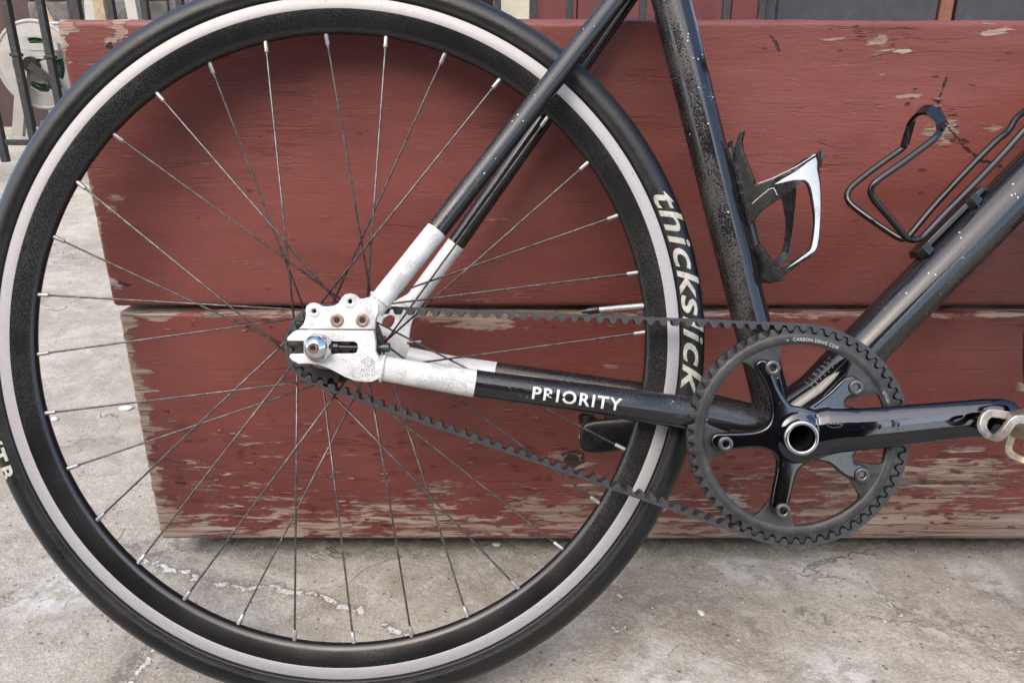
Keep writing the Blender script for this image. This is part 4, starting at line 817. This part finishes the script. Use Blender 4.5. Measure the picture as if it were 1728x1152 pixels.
for s in (100, 162):
    bobj('mount_block', lathe([(0, 0), (7.5, 0), (8, 1), (8, 9), (7, 10), (0, 10)], 6), 'black_plastic', wc, 0, 0, 0, sh=30)
    ob = scene.collection.objects[-1] if False else wc.children[-1]
    q = Vector(P(*dtp(s, -20.5), 6)); dirv = Vector((-DN[0], 0, -DN[1])); ob.data.transform(Matrix.Translation(-Vector(P(0, 0, 0))))
    ob.matrix_local = Matrix.Translation(q) @ Vector((0, -1, 0)).rotation_difference(dirv).to_matrix().to_4x4()

# ---- the rest of the bicycle, beyond the frame of the picture
tt0, tt1 = stp(545), np.array([832, 452.])
btube('top_tube', [(*tt0, 0), (*tt1, 0)], [15, 15], 'frame_black', None, 28)
btube('head_tube', [(848, 352, 0), (846, 360, 0), (812, 470, 0), (810, 478, 0)], [20, 19, 19, 20], 'frame_black', None, 32)
btube('seat_post', [(*stp(560), 0), (*stp(700), 0)], [13.6, 13.6], 'black_plastic', None, 24)
sad = arm_loft([(sp[0], 640 + sp[1], 0, sp[2], sp[3]) for sp in ((100, 6, 10, 66), (150, 2, 22, 70), (200, 0, 24, 48), (270, 0, 22, 24), (340, 0, 16, 19), (366, -4, 9, 12))], circ(20))
bobj('saddle', sad, 'saddle', None, sh=60)
for s in (1, -1):
    btube('fork_blade', catmull([(851, 340, s * 12), (853, 330, s * 40), (880, 240, s * 52), (925, 100, s * 54), (962, 22, s * 54), (980, 0, s * 54)], 5), 11, 'frame_black', None, 20, up=None)
btube('fork_crown', [(852, 336, -46), (850, 342, -20), (850, 342, 20), (852, 336, 46)], [11, 14, 14, 11], 'frame_black', None, 20, up=None)
btube('stem', [(808, 484, 0), (800, 508, 0), (840, 530, 0), (890, 548, 0)], [18, 17, 15, 16], 'black_plastic', None, 24)
btube('handlebar', catmull([(860, 556, -280), (884, 552, -200), (892, 549, -60), (892, 549, 60), (884, 552, 200), (860, 556, 280)], 6), 13, 'black_plastic', None, 20, up=None)
wheel(980.5, 0, False)

# ------------------------------------------------------------------ behind the planter
gz = lambda y: float(ground_z(np.array(float(y))))
# iron fence
FY = 3.2
fence = tag(empty('iron_fence', (-.6, FY, gz(FY))), 'chipped black iron picket fence standing behind the planter', 'fence')
def fobj(nm, vf, m, bv=.002, parent=None, smooth=False, org=(-.6, FY, gz(FY))):
    o = obj(nm, [(a - org[0], b - org[1], c - org[2]) for a, b, c in vf[0]], vf[1], m, parent, smooth)
    if bv: bevel(o, bv)
    return o
fx = [-2.074 - .1345 * i for i in range(1, 12)] + [-2.074, -1.943, -1.811, -1.674, -1.542, -1.412] + [-1.275 + .1355 * i for i in range(0, 10)] + [.08, .221, .362, .504, .645, .823, .96]
for x in sorted(fx):
    p = fobj('picket', box(x - .0135, x + .0135, FY - .0135, FY + .0135, .215, 1.45), 'iron', .003, fence)
    fobj('collar', box(x - .018, x + .018, FY - .018, FY + .018, .60 + .02 * math.sin(x * 9), .612 + .02 * math.sin(x * 9)), 'iron', .002, fence)
for z in (.282, 1.32):
    fobj('rail', box(-3.6, 1.0, FY - .008, FY + .008, z, z + .022), 'iron', .002, fence)
for x in (-3.6, -1.7, 1.0): fobj('post', box(x - .02, x + .02, FY + .016, FY + .056, .05, 1.5), 'iron', .003, fence)

# hose reel
RO = (-2.49, 4.40, .2)
reel = tag(empty('hose_reel', RO), 'off white plastic hose reel on legs behind the iron fence', 'hose reel')
def robj(nm, vf, m, parent=reel, sm=True, shp=40):
    o = obj(nm, vf[0], vf[1], m, parent, sm); sharp(o, shp); return o
HZ = .395
def disc(y, name):
    outer = circle2(0, 0, .215, 64); holes = []
    for a in (R(80), R(170), R(260), R(350)):
        lp = [(.135 * math.cos(a + t) , .135 * math.sin(a + t)) for t in np.linspace(-.42, .42, 8)] + [(.092 * math.cos(a + t), .092 * math.sin(a + t)) for t in np.linspace(.42, -.42, 8)]; holes.append(lp)
    v, f = curve_mesh([outer] + holes, extrude=.006, bev=.002)
    return robj(name, ([(a, y - c, b + HZ) for a, b, c in v], f), 'reel')
disc(-.12, 'reel_flange'); d2 = disc(.12, 'reel_flange')
for y in (-.12, .12):
    robj('flange_rim', tube([(.215 * math.cos(a), y, HZ + .215 * math.sin(a)) for a in np.linspace(0, 2 * math.pi, 64, endpoint=False)], .011, 10, closed=True), 'reel')
robj('reel_drum', tube([(0, -.12, HZ), (0, .12, HZ)], .075, 32), 'reel')
for y in (-.165, .165):
    for sx_ in (-1, 1):
        robj('leg', sweep([(sx_ * .05, y, HZ + .02), (sx_ * .16, y, .03)], [(-.028, -.014), (.028, -.014), (.028, .014), (-.028, .014)], up=(0, 1, 0)), 'reel', sm=False)
    robj('cross_bar', box(-.20, .20, y - .02, y + .02, 0, .035), 'reel', sm=False)
    robj('top_bar', box(-.09, .13, y - .016, y + .016, HZ + .03, HZ + .07), 'reel', sm=False)
robj('handle_bracket', box(.0, .15, -.185, -.15, HZ + .07, HZ + .105), 'reel', sm=False)
robj('hub_cap', tube([(0, -.165, HZ), (0, -.20, HZ)], [.045, .04], 28), 'black_plastic')
robj('crank_handle', sweep([(0, -.20, HZ), (.13, -.21, HZ - .105)], [(-.02, -.008), (.02, -.008), (.02, .008), (-.02, .008)], up=(0, 1, 0)), 'black_plastic', sm=False)
robj('handle_grip', tube([(.13, -.20, HZ - .105), (.13, -.30, HZ - .105)], .014, 16), 'black_plastic')
hv = []
for i in range(9 * 40 + 1):
    a = 2 * math.pi * i / 40; lay = i // 120; r = .092 + lay * .022; y = -.10 + .2 * ((i % 120) / 120); hv.append((RO[0] + r * math.cos(a), RO[1] + y, RO[2] + HZ + r * math.sin(a)))
hv += [(RO[0] + .13, RO[1] + .05, RO[2] + .2), (RO[0] + .1, RO[1] - .02, RO[2] + .02), (RO[0] + .2, RO[1] - .1, RO[2] + .015), (RO[0] + .5, RO[1] - .05, RO[2] + .015)]
hz_ = obj('garden_hose', *tube(hv, .010, 10), 'hose'); tag(hz_, 'green garden hose wound on the white reel', 'hose')

# leaning laths, a white trestle, stone wall base, red boarded wall, cream post, charcoal panels
la = obj('wooden_lath', *sweep([(-2.78, 4.72, 1.25), (-2.52, 4.70, .55)], [(-.02, -.008), (.02, -.008), (.02, .008), (-.02, .008)], up=(0, 1, 0)), 'tan_wood', smooth=False); tag(la, 'thin bare tan lath leaning behind the hose reel', 'lath')
tr = tag(empty('white_trestle', (-2.30, 4.85, .2)), 'white painted timber trestle standing beside the hose reel', 'trestle')
for sx_ in (-1, 1):
    for yy in (-.12, .12): obj('leg', *sweep([(sx_ * .10, yy * .4, .95), (sx_ * .17, yy, 0)], [(-.03, -.02), (.03, -.02), (.03, .02), (-.03, .02)], up=(0, 1, 0)), 'white_wood', tr, False)
obj('top_beam', *box(-.22, .22, -.06, .06, .93, 1.02), 'white_wood', tr, False); obj('side_slat', *box(-.09, -.03, -.10, -.07, .2, .95), 'tan_wood', tr, False)
WY = 5.5
rw = tag(empty('red_boarded_wall', (0, WY, .2)), 'red wall of upright boards behind the iron fence', 'wall')
obj('wall_core', *box(-6.0, 5.0, .03, .30, -.3, 3.4), 'dark_red', rw, False)
x = .14; i = 0
while x < 4.6:
    wdt = (.29, .19, .33, .22, .28)[i % 5]; b = obj('board', *box(x + .004, x + wdt - .004, -.002 if i % 2 else -.012, .028, -.2, 3.3), 'red_board', rw, False); bevel(b, .004); x += wdt; i += 1
x = -6.0; i = 0
while x < -2.95: b = obj('board', *box(x + .004, x + .24, 0, .028, -.2, 3.3), 'dark_red', rw, False); x += .245
cp = obj('cream_post', *box(-.12, .125, WY - .10, WY - .015, .15, 2.6), 'cream', None, False); bevel(cp, .006); tag(cp, 'pale cream painted post at the edge of the red boards', 'post')
sw = tag(empty('stone_wall', (-1.6, WY - .25, .2)), 'rough grey stone wall low behind the iron fence', 'wall')
random.seed(12); z = -.05; row = 0
while z < .95:
    h = random.uniform(.09, .15); x = -1.45 - random.random() * .1
    while x < 1.35:
        w = random.uniform(.15, .34); v, f = box(x + .006, min(x + w, 1.4) - .006, -.01 + random.uniform(-.015, .015), .22, z + .005, z + h - .005)
        v = [(a + random.uniform(-.01, .01), b + random.uniform(-.008, .008), c + random.uniform(-.008, .008)) for a, b, c in v]
        b = obj('stone', v, f, 'stone', sw, False); bevel(b, .012, 2); x += w
    z += h; row += 1
obj('mortar', *box(-1.45, 1.38, .02, .21, -.1, .93), 'stone', sw, False)
CY = 3.35
cpn = tag(empty('charcoal_screen', (2.0, CY, gz(CY))), 'dark charcoal panel screen with a brown timber upright', 'screen')
for x0, x1 in ((1.07 - 2.0, 1.715 - 2.0), (1.79 - 2.0, 2.45 - 2.0), (2.52 - 2, 3.2 - 2)):
    b = obj('panel', *box(x0, x1, 0, .03, -.08, 1.35), 'charcoal', cpn, False); bevel(b, .004)
for x0 in (1.722 - 2.0, 2.457 - 2.0):
    b = obj('upright', *box(x0, x0 + .05, -.008, .045, -.1, 1.4), 'brown_post', cpn, False); bevel(b, .003)

# brick house on the far side of the alley: it stands behind the photographer and shows in the polished parts
hs = tag(empty('brick_house', (-3.0, -6.0, 0)), 'red brick house across the alley facing the planter', 'house')
t = NT('house_brick'); bk = t.n('ShaderNodeTexBrick'); t.t.links.new(t.co((1, 1, 1), rot=(R(90), 0, 0)), bk.inputs['Vector']); bk.inputs['Scale'].default_value = 4.5
bk.inputs['Color1'].default_value = (.16, .06, .045, 1); bk.inputs['Color2'].default_value = (.11, .045, .035, 1); bk.inputs['Mortar'].default_value = (.22, .19, .17, 1)
M['house_brick'] = t.out(bk.outputs['Color'], .85)
obj('wall', *box(-7, 5.5, -4, 0, 0, 4.5), 'house_brick', hs, False); obj('cornice', *box(-7.2, 5.7, -4.2, .2, 4.5, 4.7), 'white_wood', hs, False)
t = NT('house_glass'); M['house_glass'] = t.out((.02, .025, .03), .03, 0, spec=.8)
for x in (-6, -3.8, -1.6, 2.4, 4.2):
    w_ = obj('window', *box(x, x + 1.1, -.02, .05, 1.3, 3.2), 'white_wood', hs, False)
    for a in (0, 1):
        for b in (0, 1): obj('pane', *box(x + .07 + a * .5, x + .53 + a * .5, .051, .056, 1.37 + b * .92, 2.25 + b * .88), 'house_glass', w_, False)
dw = obj('door', *box(.4, 1.4, -.02, .06, 0, 2.2), 'charcoal', hs, False)
